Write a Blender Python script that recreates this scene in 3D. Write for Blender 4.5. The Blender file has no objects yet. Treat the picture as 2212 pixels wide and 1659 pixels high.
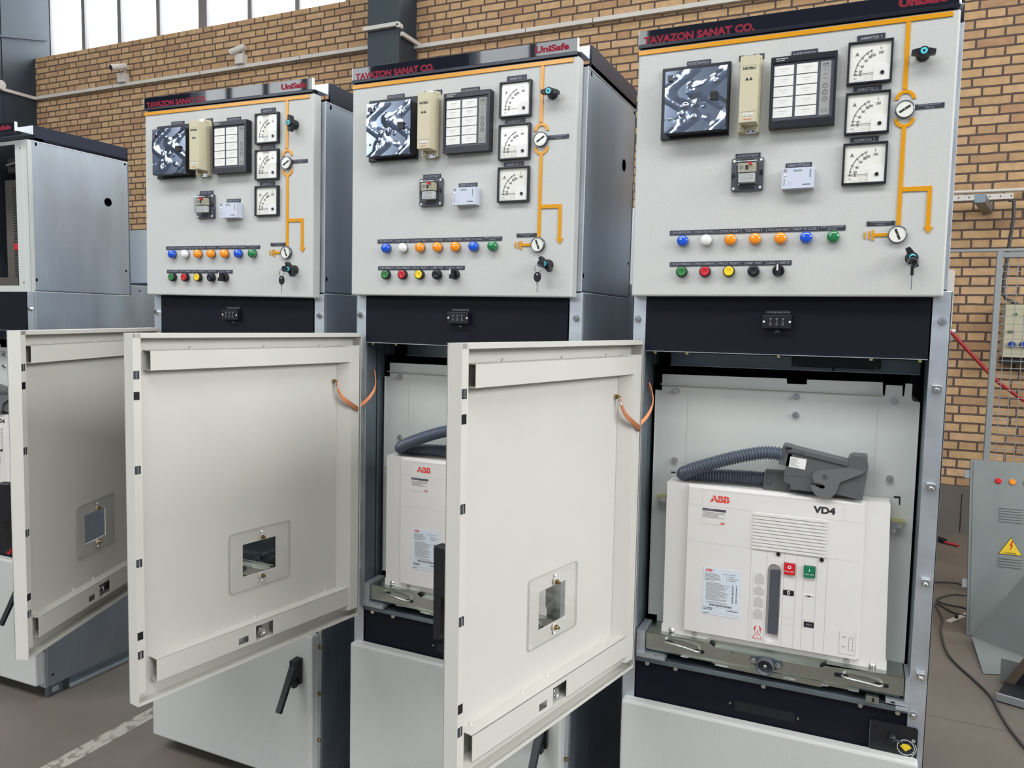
import bpy, bmesh, math, random
from mathutils import Matrix, Vector

# ------------------------------------------------------------------ scene, camera, light
S = bpy.context.scene
COL = S.collection
H = 1.505                                   # height of the control doors' lower edge above the floor
S.view_settings.view_transform = 'Standard'
S.view_settings.look = 'None'
S.view_settings.gamma = 1.0
S.view_settings.use_curve_mapping = False
S.view_settings.exposure = 0.17

FPX = 1657.55
cd = bpy.data.cameras.new('camera'); cam = bpy.data.objects.new('camera', cd); COL.objects.link(cam)
cd.sensor_width = 36.0; cd.sensor_fit = 'HORIZONTAL'; cd.lens = FPX / 2212.0 * 36.0
cd.clip_start = 0.02; cd.clip_end = 200
yw, pt, rl = (math.radians(a) for a in (23.8891, 4.5774, 1.0269))
F = Vector((-math.sin(yw) * math.cos(pt), math.cos(yw) * math.cos(pt), -math.sin(pt)))
R0 = Vector((math.cos(yw), math.sin(yw), 0)); U0 = R0.cross(F)
R1 = R0 * math.cos(rl) + U0 * math.sin(rl); U1 = -R0 * math.sin(rl) + U0 * math.cos(rl)
mw = Matrix((( R1.x, U1.x, -F.x, 0.4833), (R1.y, U1.y, -F.y, -1.7762), (R1.z, U1.z, -F.z, -0.0675 + H), (0, 0, 0, 1)))
cam.matrix_world = mw
S.camera = cam

W = bpy.data.worlds.new('overcast_sky'); S.world = W; W.use_nodes = True
W.node_tree.nodes['Background'].inputs[0].default_value = (0.93, 0.97, 1.0, 1)
W.node_tree.nodes['Background'].inputs[1].default_value = 2.2


def area(name, loc, rot, sx, sy, power, col=(1, 1, 1)):
    l = bpy.data.lights.new(name, 'AREA'); l.shape = 'RECTANGLE'; l.size = sx; l.size_y = sy
    l.energy = power; l.color = col
    o = bpy.data.objects.new(name, l); COL.objects.link(o); o.location = loc; o.rotation_euler = rot
    return o


HX0, HX1, HY0, HY1, HZ = -13.0, 9.0, -8.5, 4.47, 7.6
# daylight: long window band in the wall behind the camera, rooflights, window band over the brick wall
area('window_daylight_front_a', (-8.6, HY0 - 0.35, 5.2), (math.radians(90), 0, 0), 3.2, 2.4, 150, (0.98, 0.99, 1.0))
area('window_daylight_front_b', (-3.7, HY0 - 0.35, 5.2), (math.radians(90), 0, 0), 3.0, 2.4, 140, (0.98, 0.99, 1.0))
area('rooflight_daylight_a', (-1.5, -4.4, HZ + 0.25), (0, 0, 0), 15.0, 2.4, 900, (0.98, 0.99, 1.0))
area('rooflight_daylight_b', (-2.0, 1.2, HZ + 0.25), (0, 0, 0), 16.0, 1.0, 170, (1.0, 0.99, 0.98))
area('window_daylight_back', (-2.0, HY1 + 0.7, 5.45), (math.radians(-90), 0, 0), 14.0, 1.9, 620, (0.90, 0.95, 1.0))
area('window_daylight_right', (HX1 + 0.35, -2.5, 4.9), (0, math.radians(90), 0), 3.2, 9.0, 800, (0.98, 0.99, 1.0))

# ------------------------------------------------------------------ materials
MATS = {}


def srgb(r, g, b):
    f = lambda c: c / 12.92 if c <= 0.04045 else ((c + 0.055) / 1.055) ** 2.4
    return (f(r / 255), f(g / 255), f(b / 255), 1)


def mat(name, rgb, rough=0.5, metal=0.0, coat=0.0, coatr=0.03, bump=None, var=None, spec=0.5, trans=0.0, ior=1.45, emis=None, alpha=1.0, aniso=None):
    if name in MATS: return MATS[name]
    m = bpy.data.materials.new(name); m.use_nodes = True; MATS[name] = m
    nt = m.node_tree; b = nt.nodes['Principled BSDF']
    c = srgb(*rgb); b.inputs['Base Color'].default_value = c
    b.inputs['Roughness'].default_value = rough; b.inputs['Metallic'].default_value = metal
    b.inputs['Coat Weight'].default_value = coat; b.inputs['Coat Roughness'].default_value = coatr
    b.inputs['Specular IOR Level'].default_value = spec
    b.inputs['Transmission Weight'].default_value = trans; b.inputs['IOR'].default_value = ior
    b.inputs['Alpha'].default_value = alpha
    if emis: b.inputs['Emission Color'].default_value = c; b.inputs['Emission Strength'].default_value = emis
    tc = None
    if bump or var:
        tc = nt.nodes.new('ShaderNodeTexCoord')
    if bump:
        n = nt.nodes.new('ShaderNodeTexNoise'); n.inputs['Scale'].default_value = bump[0]; n.inputs['Detail'].default_value = 3
        nt.links.new(tc.outputs['Object'], n.inputs['Vector'])
        bp = nt.nodes.new('ShaderNodeBump'); bp.inputs['Strength'].default_value = bump[1]; bp.inputs['Distance'].default_value = bump[2]
        nt.links.new(n.outputs['Fac'], bp.inputs['Height']); nt.links.new(bp.outputs['Normal'], b.inputs['Normal'])
    if var:      # (scale, amount colour, amount roughness, stretch vector)
        mp = nt.nodes.new('ShaderNodeMapping'); mp.inputs['Scale'].default_value = var[3] if len(var) > 3 else (1, 1, 1)
        nt.links.new(tc.outputs['Object'], mp.inputs['Vector'])
        n = nt.nodes.new('ShaderNodeTexNoise'); n.inputs['Scale'].default_value = var[0]; n.inputs['Detail'].default_value = 5; n.inputs['Roughness'].default_value = 0.6
        nt.links.new(mp.outputs['Vector'], n.inputs['Vector'])
        mr = nt.nodes.new('ShaderNodeMapRange'); mr.inputs[1].default_value = 0.3; mr.inputs[2].default_value = 0.7
        mr.inputs[3].default_value = 1 - var[1]; mr.inputs[4].default_value = 1 + var[1]
        nt.links.new(n.outputs['Fac'], mr.inputs[0])
        vm = nt.nodes.new('ShaderNodeVectorMath'); vm.operation = 'SCALE'; vm.inputs[0].default_value = c[:3]
        nt.links.new(mr.outputs[0], vm.inputs['Scale']); nt.links.new(vm.outputs[0], b.inputs['Base Color'])
        if var[2]:
            m2 = nt.nodes.new('ShaderNodeMapRange'); m2.inputs[1].default_value = 0.3; m2.inputs[2].default_value = 0.7
            m2.inputs[3].default_value = max(0.02, rough - var[2]); m2.inputs[4].default_value = min(1, rough + var[2])
            nt.links.new(n.outputs['Fac'], m2.inputs[0]); nt.links.new(m2.outputs[0], b.inputs['Roughness'])
    return m


PAINT = mat('paint_light_grey', (191, 192, 188), 0.42, bump=(420, 0.3, 0.0006), var=(200, 0.045, 0))
PAINTIN = mat('paint_light_grey_smooth', (201, 198, 190), 0.42, bump=(90, 0.1, 0.0006), var=(5, 0.02, 0.05))
PAINTD = mat('paint_plate_grey', (190, 193, 189), 0.4, var=(6, 0.03, 0))
GALV = mat('galvanised_steel', (200, 206, 212), 0.42, 0.85, bump=(30, 0.05, 0.001), var=(9, 0.10, 0.05, (1, 0.3, 1)))
GALVS = mat('galvanised_steel_sheet', (172, 182, 192), 0.47, 0.9, var=(5, 0.10, 0.05, (1, 2.5, 0.7)))


def add_streaks(m):
    nt = m.node_tree; b = nt.nodes['Principled BSDF']; N = nt.nodes.new; L = nt.links.new
    src = b.inputs['Base Color'].links[0].from_socket
    tc = N('ShaderNodeTexCoord')
    mp = N('ShaderNodeMapping'); mp.inputs['Scale'].default_value = (1, 60, 5); L(tc.outputs['Object'], mp.inputs[0])
    n = N('ShaderNodeTexNoise'); n.inputs['Scale'].default_value = 1.0; n.inputs['Detail'].default_value = 4; L(mp.outputs[0], n.inputs[0])
    n2 = N('ShaderNodeTexNoise'); n2.inputs['Scale'].default_value = 4.5; n2.inputs['Detail'].default_value = 3; L(tc.outputs['Object'], n2.inputs[0])
    n3 = N('ShaderNodeTexNoise'); n3.inputs['Scale'].default_value = 55; n3.inputs['Detail'].default_value = 6; n3.inputs['Roughness'].default_value = 0.75; L(tc.outputs['Object'], n3.inputs[0])
    r = N('ShaderNodeMapRange'); r.inputs[1].default_value = 0.58; r.inputs[2].default_value = 0.78; L(n.outputs['Fac'], r.inputs[0])
    r2 = N('ShaderNodeMapRange'); r2.inputs[1].default_value = 0.5; r2.inputs[2].default_value = 0.68; L(n2.outputs['Fac'], r2.inputs[0])
    r3 = N('ShaderNodeMapRange'); r3.inputs[1].default_value = 0.62; r3.inputs[2].default_value = 0.74; L(n3.outputs['Fac'], r3.inputs[0])
    a1 = N('ShaderNodeMath'); a1.operation = 'MULTIPLY'; L(r.outputs[0], a1.inputs[0]); L(r2.outputs[0], a1.inputs[1])
    a2 = N('ShaderNodeMath'); a2.operation = 'MAXIMUM'; L(a1.outputs[0], a2.inputs[0]); L(r3.outputs[0], a2.inputs[1])
    a3 = N('ShaderNodeMath'); a3.operation = 'MULTIPLY'; a3.inputs[1].default_value = 0.38; L(a2.outputs[0], a3.inputs[0])
    x = N('ShaderNodeMix'); x.data_type = 'RGBA'; L(a3.outputs[0], x.inputs[0]); L(src, x.inputs[6]); x.inputs[7].default_value = srgb(226, 230, 232)
    L(x.outputs[2], b.inputs['Base Color'])
    mm = N('ShaderNodeMath'); mm.operation = 'MULTIPLY_ADD'; L(a3.outputs[0], mm.inputs[0]); mm.inputs[1].default_value = -1.2; mm.inputs[2].default_value = 0.9; L(mm.outputs[0], b.inputs['Metallic'])


add_streaks(GALVS)
GALVD = mat('galvanised_steel_dark', (122, 134, 142), 0.42, 0.8, var=(7, 0.12, 0.05))  # darker tone of the galvanised steel
ZINC = mat('zinc_plated_steel', (182, 186, 178), 0.30, 1.0, var=(6, 0.08, 0.04, (0.5, 1, 1)))
RINGM = mat('dark_chrome_ring', (120, 122, 128), 0.3, 1.0)
CHROME = mat('bright_steel', (205, 205, 205), 0.2, 1.0)
BRASS = mat('passivated_brass', (150, 128, 84), 0.3, 1.0)
COPPER = mat('copper_braid', (206, 138, 98), 0.45, 0.85)
LIPM = mat('header_lip_dark', (30, 33, 44), 0.25, 0.3)
EDGEW = mat('folded_edge_highlight', (228, 232, 236), 0.4, 0.4)  # whitish colour paints in the highlight where sheet edges catch the light
HOLE = mat('hole_black', (3, 3, 5), 0.9, spec=0.0)
DUCTG = mat('wiring_duct_grey', (84, 78, 70), 0.6)
NAVY = mat('roof_beam_navy', (34, 40, 56), 0.4, 0.3)
BLACKP = mat('panel_navy_black', (14, 16, 27), 0.55, spec=0.25, bump=(300, 0.15, 0.0005))
GLOSSB = mat('header_black_gloss', (10, 11, 24), 0.03, spec=0.6)
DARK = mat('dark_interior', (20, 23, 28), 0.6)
INTG = mat('interior_steel', (80, 92, 100), 0.45, 0.7, var=(5, 0.1, 0.05))
BLK = mat('black_plastic', (24, 25, 30), 0.38)
BLKG = mat('black_plastic_satin', (30, 31, 38), 0.3)
DGREY = mat('dark_grey_plastic', (74, 76, 84), 0.42)
CHAR = mat('label_charcoal', (48, 50, 60), 0.42)
LTXT = mat('label_engraving', (150, 152, 160), 0.6)
WTXT = mat('white_lettering', (225, 225, 222), 0.6)
KTXT = mat('dark_lettering', (40, 42, 46), 0.6)
REDT = mat('red_lettering', (216, 62, 48), 0.5)
MARO = mat('maroon_lettering', (132, 26, 46), 0.6, spec=0.2)
MARL = mat('maroon_lettering_edge', (160, 66, 80), 0.6, spec=0.2)
GRNT = mat('green_lettering', (58, 128, 92), 0.5)
YEL = mat('mimic_yellow', (212, 146, 12), 0.22, coat=0.0)
CREAM = mat('dial_cream', (226, 224, 214), 0.5, coat=1.0, coatr=0.015)
GREYT = mat('dial_scale_grey', (150, 150, 148), 0.6)
BEIGE = mat('relay_beige', (196, 188, 160), 0.42)
WHITE = mat('white_plastic', (226, 224, 220), 0.35)
BRK = mat('breaker_white', (216, 212, 208), 0.42, var=(9, 0.02, 0))
BRKG = mat('breaker_seam', (168, 165, 162), 0.5)
PAPER = mat('label_paper', (206, 214, 222), 0.45)
LAV = mat('test_block_lavender', (198, 202, 216), 0.35)
LED = {k: mat('lens_' + k, v, 0.18, coat=1.0, coatr=0.02) for k, v in dict(blue=(10, 80, 200), white=(226, 226, 222), orange=(244, 142, 8), green=(22, 116, 64)).items()}
BTN = {k: mat('button_' + k, v, 0.35) for k, v in dict(green=(52, 118, 62), red=(190, 36, 48), yellow=(232, 200, 40), black=(30, 32, 38)).items()}
CYAN = mat('cyan_lock_face', (80, 205, 215), 0.3)
HOSE = mat('hose_blue_grey', (80, 88, 102), 0.34)
PLUGL = mat('plug_lever_grey', (98, 100, 101), 0.45)
PLUG = mat('plug_grey', (84, 86, 86), 0.5)
REDP = mat('red_plastic', (196, 26, 38), 0.4)
GRNP = mat('green_plastic', (16, 112, 78), 0.4)
WARNY = mat('warning_yellow', (222, 190, 40), 0.5)
STEELD = mat('column_paint_dark', (46, 54, 62), 0.5, 0.1, bump=(6, 0.1, 0.005), var=(1.2, 0.14, 0.1))
TRUNK = mat('trunking_white', (196, 190, 182), 0.5, var=(4, 0.06, 0))
GATE = mat('gate_grey', (138, 142, 142), 0.5)
OLDP = mat('old_panel_grey', (122, 127, 124), 0.5, var=(3, 0.09, 0.1))
BOXB = mat('socket_box_beige', (176, 168, 142), 0.5)
PIPEW = mat('pale_duct_cover', (238, 242, 244), 0.4)
REDH = mat('red_hose', (150, 36, 44), 0.4)
CABLE = mat('dark_cable', (66, 64, 64), 0.6)
BLUES = mat('blue_socket', (22, 54, 140), 0.4)
NYEL = mat('nut_yellow_passivate', (190, 186, 120), 0.35, 0.7)


def glass(name, tint, gloss=0.09, rough=0.01):
    m = bpy.data.materials.new(name); m.use_nodes = True; nt = m.node_tree; nt.nodes.clear()
    o = nt.nodes.new('ShaderNodeOutputMaterial'); t = nt.nodes.new('ShaderNodeBsdfTransparent'); g = nt.nodes.new('ShaderNodeBsdfGlossy'); x = nt.nodes.new('ShaderNodeMixShader')
    t.inputs[0].default_value = srgb(*tint); g.inputs['Roughness'].default_value = rough; g.inputs['Color'].default_value = (1, 1, 1, 1)
    fr = nt.nodes.new('ShaderNodeLayerWeight'); fr.inputs[0].default_value = 0.5
    pw = nt.nodes.new('ShaderNodeMath'); pw.operation = 'POWER'; pw.inputs[1].default_value = 4.0
    ad = nt.nodes.new('ShaderNodeMath'); ad.operation = 'MULTIPLY_ADD'; ad.inputs[1].default_value = 0.8; ad.inputs[2].default_value = 0.03 + gloss
    nt.links.new(fr.outputs['Facing'], pw.inputs[0]); nt.links.new(pw.outputs[0], ad.inputs[0]); nt.links.new(ad.outputs[0], x.inputs[0])
    nt.links.new(t.outputs[0], x.inputs[1]); nt.links.new(g.outputs[0], x.inputs[2]); nt.links.new(x.outputs[0], o.inputs[0])
    MATS[name] = m; return m


GLASS = glass('clear_glass', (250, 252, 252), 0.0)
PLEXI = glass('clear_acrylic', (255, 255, 255), -0.01)
PEDGE = mat('acrylic_edge', (168, 168, 162), 0.3)
CLEARC = glass('clear_relay_cover', (240, 242, 243), 0.05, 0.03)
WINGL = glass('window_glass', (252, 254, 255), 0.0)


def film_mat():
    m = bpy.data.materials.new('wrinkled_film'); m.use_nodes = True; MATS['wrinkled_film'] = m
    nt = m.node_tree; b = nt.nodes['Principled BSDF']
    b.inputs['Base Color'].default_value = srgb(150, 160, 178); b.inputs['Metallic'].default_value = 0.95; b.inputs['Roughness'].default_value = 0.13
    return m


FILM = film_mat()


def brick_mat():
    m = bpy.data.materials.new('tan_flemish_brick'); m.use_nodes = True; MATS['tan_flemish_brick'] = m
    nt = m.node_tree; b = nt.nodes['Principled BSDF']; N = nt.nodes.new; L = nt.links.new

    def M(op, a, bb=None, c=None):
        n = N('ShaderNodeMath'); n.operation = op
        for i, v in enumerate((a, bb, c)):
            if v is None: continue
            if isinstance(v, (int, float)): n.inputs[i].default_value = v
            else: L(v, n.inputs[i])
        return n.outputs[0]
    tc = N('ShaderNodeTexCoord'); sp = N('ShaderNodeSeparateXYZ'); L(tc.outputs['Object'], sp.inputs[0])
    # small waviness of the courses
    nz = N('ShaderNodeTexNoise'); nz.inputs['Scale'].default_value = 9; nz.inputs['Detail'].default_value = 2; L(tc.outputs['Object'], nz.inputs[0])
    wob = M('MULTIPLY', M('SUBTRACT', nz.outputs['Fac'], 0.5), 0.008)
    pitch, per, joint, hdr = 0.0646, 0.346, 0.0145, 0.1165
    zr = M('DIVIDE', M('ADD', sp.outputs['Z'], wob), pitch); row = M('FLOOR', zr); fz = M('MULTIPLY', M('SUBTRACT', zr, row), pitch)
    wn0 = N('ShaderNodeTexWhiteNoise'); wn0.noise_dimensions = '1D'; L(row, wn0.inputs['W'])
    shift = M('ADD', M('MULTIPLY', M('MODULO', M('ABSOLUTE', row), 2.0), 0.5), M('MULTIPLY', wn0.outputs['Value'], 0.09))
    ur = M('ADD', M('DIVIDE', M('ADD', sp.outputs['X'], wob), per), shift); col = M('FLOOR', ur); fu = M('MULTIPLY', M('SUBTRACT', ur, col), per)
    ish = M('LESS_THAN', fu, hdr)                       # header brick
    lu = M('SUBTRACT', fu, M('MULTIPLY', M('SUBTRACT', 1.0, ish), hdr))
    inz = M('GREATER_THAN', fz, joint); inu = M('GREATER_THAN', lu, joint)
    brick = M('MULTIPLY', inz, inu)
    cmb = N('ShaderNodeCombineXYZ'); L(col, cmb.inputs[0]); L(row, cmb.inputs[1]); L(ish, cmb.inputs[2])
    wn = N('ShaderNodeTexWhiteNoise'); wn.noise_dimensions = '3D'; L(cmb.outputs[0], wn.inputs[0])
    cr = N('ShaderNodeValToRGB'); L(wn.outputs['Value'], cr.inputs[0])
    e = cr.color_ramp.elements; e[0].color = srgb(160, 128, 94); e[1].color = srgb(190, 156, 112)
    for p, c in ((0.08, (166, 128, 94)), (0.25, (174, 140, 102)), (0.6, (182, 148, 106)), (0.9, (186, 152, 116))):
        q = e.new(p); q.color = srgb(*c)
    n2 = N('ShaderNodeTexNoise'); n2.inputs['Scale'].default_value = 22; n2.inputs['Detail'].default_value = 6; L(tc.outputs['Object'], n2.inputs[0])
    mr = N('ShaderNodeMapRange'); mr.inputs[1].default_value = 0.3; mr.inputs[2].default_value = 0.7; mr.inputs[3].default_value = 0.86; mr.inputs[4].default_value = 1.1; L(n2.outputs['Fac'], mr.inputs[0])
    vm = N('ShaderNodeVectorMath'); vm.operation = 'SCALE'; L(cr.outputs[0], vm.inputs[0]); L(mr.outputs[0], vm.inputs['Scale'])
    mx = N('ShaderNodeMix'); mx.data_type = 'RGBA'; L(brick, mx.inputs[0]); mx.inputs[6].default_value = srgb(80, 66, 58); L(vm.outputs[0], mx.inputs[7])
    L(mx.outputs[2], b.inputs['Base Color']); b.inputs['Roughness'].default_value = 0.85
    bp = N('ShaderNodeBump'); bp.inputs['Strength'].default_value = 0.9; bp.inputs['Distance'].default_value = 0.008; L(brick, bp.inputs['Height']); L(bp.outputs[0], b.inputs['Normal'])
    return m


BRICK = brick_mat()


def floor_mat():
    m = bpy.data.materials.new('worn_concrete'); m.use_nodes = True; MATS['worn_concrete'] = m
    nt = m.node_tree; b = nt.nodes['Principled BSDF']; N = nt.nodes.new; L = nt.links.new
    tc = N('ShaderNodeTexCoord')
    a = N('ShaderNodeTexNoise'); a.inputs['Scale'].default_value = 1.6; a.inputs['Detail'].default_value = 7; a.inputs['Roughness'].default_value = 0.62; L(tc.outputs['Object'], a.inputs[0])
    r = N('ShaderNodeValToRGB'); L(a.outputs['Fac'], r.inputs[0]); r.color_ramp.elements[0].position = 0.3; r.color_ramp.elements[1].position = 0.7
    r.color_ramp.elements[0].color = srgb(86, 80, 72); r.color_ramp.elements[1].color = srgb(110, 102, 93)
    sp = N('ShaderNodeSeparateXYZ'); L(tc.outputs['Object'], sp.inputs[0])

    def line(sock, pos, every, w):
        s = N('ShaderNodeMath'); s.operation = 'SUBTRACT'; L(sock, s.inputs[0]); s.inputs[1].default_value = pos
        p = N('ShaderNodeMath'); p.operation = 'PINGPONG'; L(s.outputs[0], p.inputs[0]); p.inputs[1].default_value = every / 2
        l = N('ShaderNodeMath'); l.operation = 'LESS_THAN'; L(p.outputs[0], l.inputs[0]); l.inputs[1].default_value = w
        return l.outputs[0]
    n3 = N('ShaderNodeTexNoise'); n3.inputs['Scale'].default_value = 5; L(tc.outputs['Object'], n3.inputs[0])
    wy = N('ShaderNodeMath'); wy.operation = 'MULTIPLY_ADD'; L(n3.outputs['Fac'], wy.inputs[0]); wy.inputs[1].default_value = 0.02; L(sp.outputs['Y'], wy.inputs[2])
    l1 = line(wy.outputs[0], 1.40, 2.8, 0.004); l2 = line(sp.outputs['X'], -0.85, 3.0, 0.003)
    mx = N('ShaderNodeMath'); mx.operation = 'MAXIMUM'; L(l1, mx.inputs[0]); L(l2, mx.inputs[1])
    sc = N('ShaderNodeMath'); sc.operation = 'MULTIPLY'; L(mx.outputs[0], sc.inputs[0]); sc.inputs[1].default_value = 0.6
    mm = N('ShaderNodeMix'); mm.data_type = 'RGBA'; L(sc.outputs[0], mm.inputs[0]); L(r.outputs[0], mm.inputs[6]); mm.inputs[7].default_value = srgb(60, 54, 48)
    L(mm.outputs[2], b.inputs['Base Color'])
    b.inputs['Roughness'].default_value = 0.55
    return m


FLOORM = floor_mat()


def stripe_mat():
    m = bpy.data.materials.new('worn_floor_paint'); m.use_nodes = True; MATS['worn_floor_paint'] = m
    nt = m.node_tree; b = nt.nodes['Principled BSDF']; N = nt.nodes.new; L = nt.links.new
    tc = N('ShaderNodeTexCoord'); a = N('ShaderNodeTexNoise'); a.inputs['Scale'].default_value = 30; a.inputs['Detail'].default_value = 6; L(tc.outputs['Object'], a.inputs[0])
    r = N('ShaderNodeValToRGB'); L(a.outputs['Fac'], r.inputs[0]); r.color_ramp.elements[0].position = 0.4; r.color_ramp.elements[1].position = 0.5
    r.color_ramp.elements[0].color = srgb(112, 106, 96); r.color_ramp.elements[1].color = srgb(156, 151, 140)
    L(r.outputs[0], b.inputs['Base Color']); b.inputs['Roughness'].default_value = 0.7
    return m


STRIPE = stripe_mat()
CONC = mat('plinth_concrete', (92, 86, 80), 0.8, var=(3, 0.12, 0))
PLAST = mat('hall_plaster', (116, 122, 130), 0.8, var=(1, 0.05, 0))
ROOF = mat('roof_sheet', (140, 146, 152), 0.6)
FRAMEM = mat('window_frame_grey', (112, 108, 106), 0.5)

# ------------------------------------------------------------------ mesh builder
_txt = {}


def text_geo(s, bold=0.0):
    k = (s, bold)
    if k not in _txt:
        c = bpy.data.curves.new('lettering_source', 'FONT'); c.body = s; c.size = 1.0; c.offset = bold; c.resolution_u = 3; c.align_x = 'LEFT'
        o = bpy.data.objects.new('lettering_source', c); COL.objects.link(o)
        me = bpy.data.meshes.new_from_object(o.evaluated_get(bpy.context.evaluated_depsgraph_get()))
        vs = [tuple(v.co) for v in me.vertices]; fs = [tuple(p.vertices) for p in me.polygons]
        bpy.data.objects.remove(o); bpy.data.curves.remove(c); bpy.data.meshes.remove(me)
        _txt[k] = (vs, fs)
    return _txt[k]


class MB:
    def __init__(s): s.v = []; s.f = []; s.m = []; s.sm = []; s.mats = []; s.T = Matrix()
    def mi(s, m):
        if m not in s.mats: s.mats.append(m)
        return s.mats.index(m)
    def add(s, vs, fs, m, smooth=False):
        b = len(s.v); s.v += [tuple(s.T @ Vector(p)) for p in vs]; i = s.mi(m)
        for f in fs: s.f.append(tuple(b + k for k in f)); s.m.append(i); s.sm.append(smooth)
        return s
    def box(s, x0, x1, y0, y1, z0, z1, m):
        if x0 > x1: x0, x1 = x1, x0
        if y0 > y1: y0, y1 = y1, y0
        if z0 > z1: z0, z1 = z1, z0
        vs = [(x, y, z) for x in (x0, x1) for y in (y0, y1) for z in (z0, z1)]
        return s.add(vs, [(0, 1, 3, 2), (4, 6, 7, 5), (0, 4, 5, 1), (2, 3, 7, 6), (0, 2, 6, 4), (1, 5, 7, 3)], m)
    def prism(s, pts, a, b, m, axis='y', smooth=False):
        n = len(pts)
        g = {'y': lambda p, q: (p[0], q, p[1]), 'z': lambda p, q: (p[0], p[1], q), 'x': lambda p, q: (q, p[0], p[1])}[axis]
        vs = [g(p, a) for p in pts] + [g(p, b) for p in pts]
        ar = sum(pts[i][0] * pts[(i + 1) % n][1] - pts[(i + 1) % n][0] * pts[i][1] for i in range(n))
        s.add(vs, [tuple(range(n)), tuple(range(2 * n - 1, n - 1, -1))], m)
        return s.add(vs, [(i, (i + 1) % n, n + (i + 1) % n, n + i) for i in range(n)], m, smooth)
    def rrect(s, x0, x1, z0, z1, r, a, b, m, axis='y'):
        pts = []
        for cx, cz, t in ((x1 - r, z1 - r, 0), (x0 + r, z1 - r, 90), (x0 + r, z0 + r, 180), (x1 - r, z0 + r, 270)):
            for k in range(6):
                q = math.radians(t + k * 18); pts.append((cx + r * math.cos(q), cz + r * math.sin(q)))
        return s.prism(pts, a, b, m, axis)
    def plate(s, x0, x1, z0, z1, holes, y0, y1, m):
        """flat plate with rectangular holes (x0,x1,z0,z1)"""
        xs = sorted({x0, x1, *[h[0] for h in holes], *[h[1] for h in holes]}); zs = sorted({z0, z1, *[h[2] for h in holes], *[h[3] for h in holes]})
        solid = lambda i, j: 0 <= i < len(xs) - 1 and 0 <= j < len(zs) - 1 and not any(h[0] <= (xs[i] + xs[i + 1]) / 2 <= h[1] and h[2] <= (zs[j] + zs[j + 1]) / 2 <= h[3] for h in holes)
        for i in range(len(xs) - 1):
            for j in range(len(zs) - 1):
                if not solid(i, j): continue
                a, b, c, d = xs[i], xs[i + 1], zs[j], zs[j + 1]
                vs = [(a, y0, c), (b, y0, c), (b, y0, d), (a, y0, d), (a, y1, c), (b, y1, c), (b, y1, d), (a, y1, d)]
                fs = [(0, 1, 2, 3), (7, 6, 5, 4)]
                if not solid(i, j - 1): fs.append((0, 4, 5, 1))
                if not solid(i, j + 1): fs.append((3, 2, 6, 7))
                if not solid(i - 1, j): fs.append((0, 3, 7, 4))
                if not solid(i + 1, j): fs.append((1, 5, 6, 2))
                s.add(vs, fs, m)
        return s
    def rev(s, c, prof, m, ax=(0, -1, 0), n=24, smooth=True):
        """lathe: prof = [(radius, distance along ax)] from centre c"""
        ax = Vector(ax).normalized(); t = Vector((0, 0, 1)) if abs(ax.z) < 0.9 else Vector((1, 0, 0)); e1 = ax.cross(t).normalized(); e2 = ax.cross(e1)
        c = Vector(c); vs = []
        for r, h in prof:
            for k in range(n):
                q = 2 * math.pi * k / n; vs.append(c + ax * h + e1 * (r * math.cos(q)) + e2 * (r * math.sin(q)))
        fs = [(j * n + k, j * n + (k + 1) % n, (j + 1) * n + (k + 1) % n, (j + 1) * n + k) for j in range(len(prof) - 1) for k in range(n)]
        s.add(vs, fs, m, smooth)
        s.add(vs, [tuple(range(n - 1, -1, -1)), tuple(range((len(prof) - 1) * n, len(prof) * n))], m, False)
        return s
    def cyl(s, p0, p1, r, m, n=16, r2=None, smooth=True):
        p0 = Vector(p0); p1 = Vector(p1); return s.rev(p0, [(r, 0), (r if r2 is None else r2, (p1 - p0).length)], m, (p1 - p0), n, smooth)
    def ring(s, c, ro, ri, h, m, ax=(0, -1, 0), n=24, a0=0, a1=360):
        ax = Vector(ax).normalized(); t = Vector((0, 0, 1)) if abs(ax.z) < 0.9 else Vector((1, 0, 0)); e1 = t.cross(ax).normalized(); e2 = t
        c = Vector(c); full = (a1 - a0) >= 360; k = n if full else n + 1; vs = []
        for i in range(k):
            q = math.radians(a0 + (a1 - a0) * i / n); d = e1 * math.cos(q) + e2 * math.sin(q)
            vs += [c + d * ro, c + d * ri, c + d * ro + ax * h, c + d * ri + ax * h]
        fs = []
        for i in range(n if full else n):
            a = 4 * i; b = 4 * ((i + 1) % k)
            fs += [(a + 2, a + 3, b + 3, b + 2), (a, a + 2, b + 2, b), (a + 1, b + 1, b + 3, a + 3), (a, b, b + 1, a + 1)]
        if not full: fs += [(0, 1, 3, 2), (4 * n, 4 * n + 2, 4 * n + 3, 4 * n + 1)]
        return s.add(vs, fs, m)
    def tube(s, pts, r, m, n=8, flat=None, rad=None):
        pts = [Vector(p) for p in pts]; vs = []; up = Vector((0, 0, 1)); e1 = None
        for i, p in enumerate(pts):
            d = (pts[min(i + 1, len(pts) - 1)] - pts[max(i - 1, 0)]).normalized()
            if e1 is None:
                e1 = d.cross(up); e1 = e1 if e1.length > 0.01 else d.cross(Vector((1, 0, 0)))
            e1 = (e1 - d * e1.dot(d)).normalized(); e2 = d.cross(e1); rr = rad(i) if rad else r
            for k in range(n):
                q = 2 * math.pi * k / n; vs.append(p + e1 * (rr * (flat or 1) * math.cos(q)) + e2 * (rr * math.sin(q)))
        L = len(pts)
        s.add(vs, [(j * n + k, j * n + (k + 1) % n, (j + 1) * n + (k + 1) % n, (j + 1) * n + k) for j in range(L - 1) for k in range(n)], m, True)
        return s.add(vs, [tuple(range(n - 1, -1, -1)), tuple(range((L - 1) * n, L * n))], m)
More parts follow.
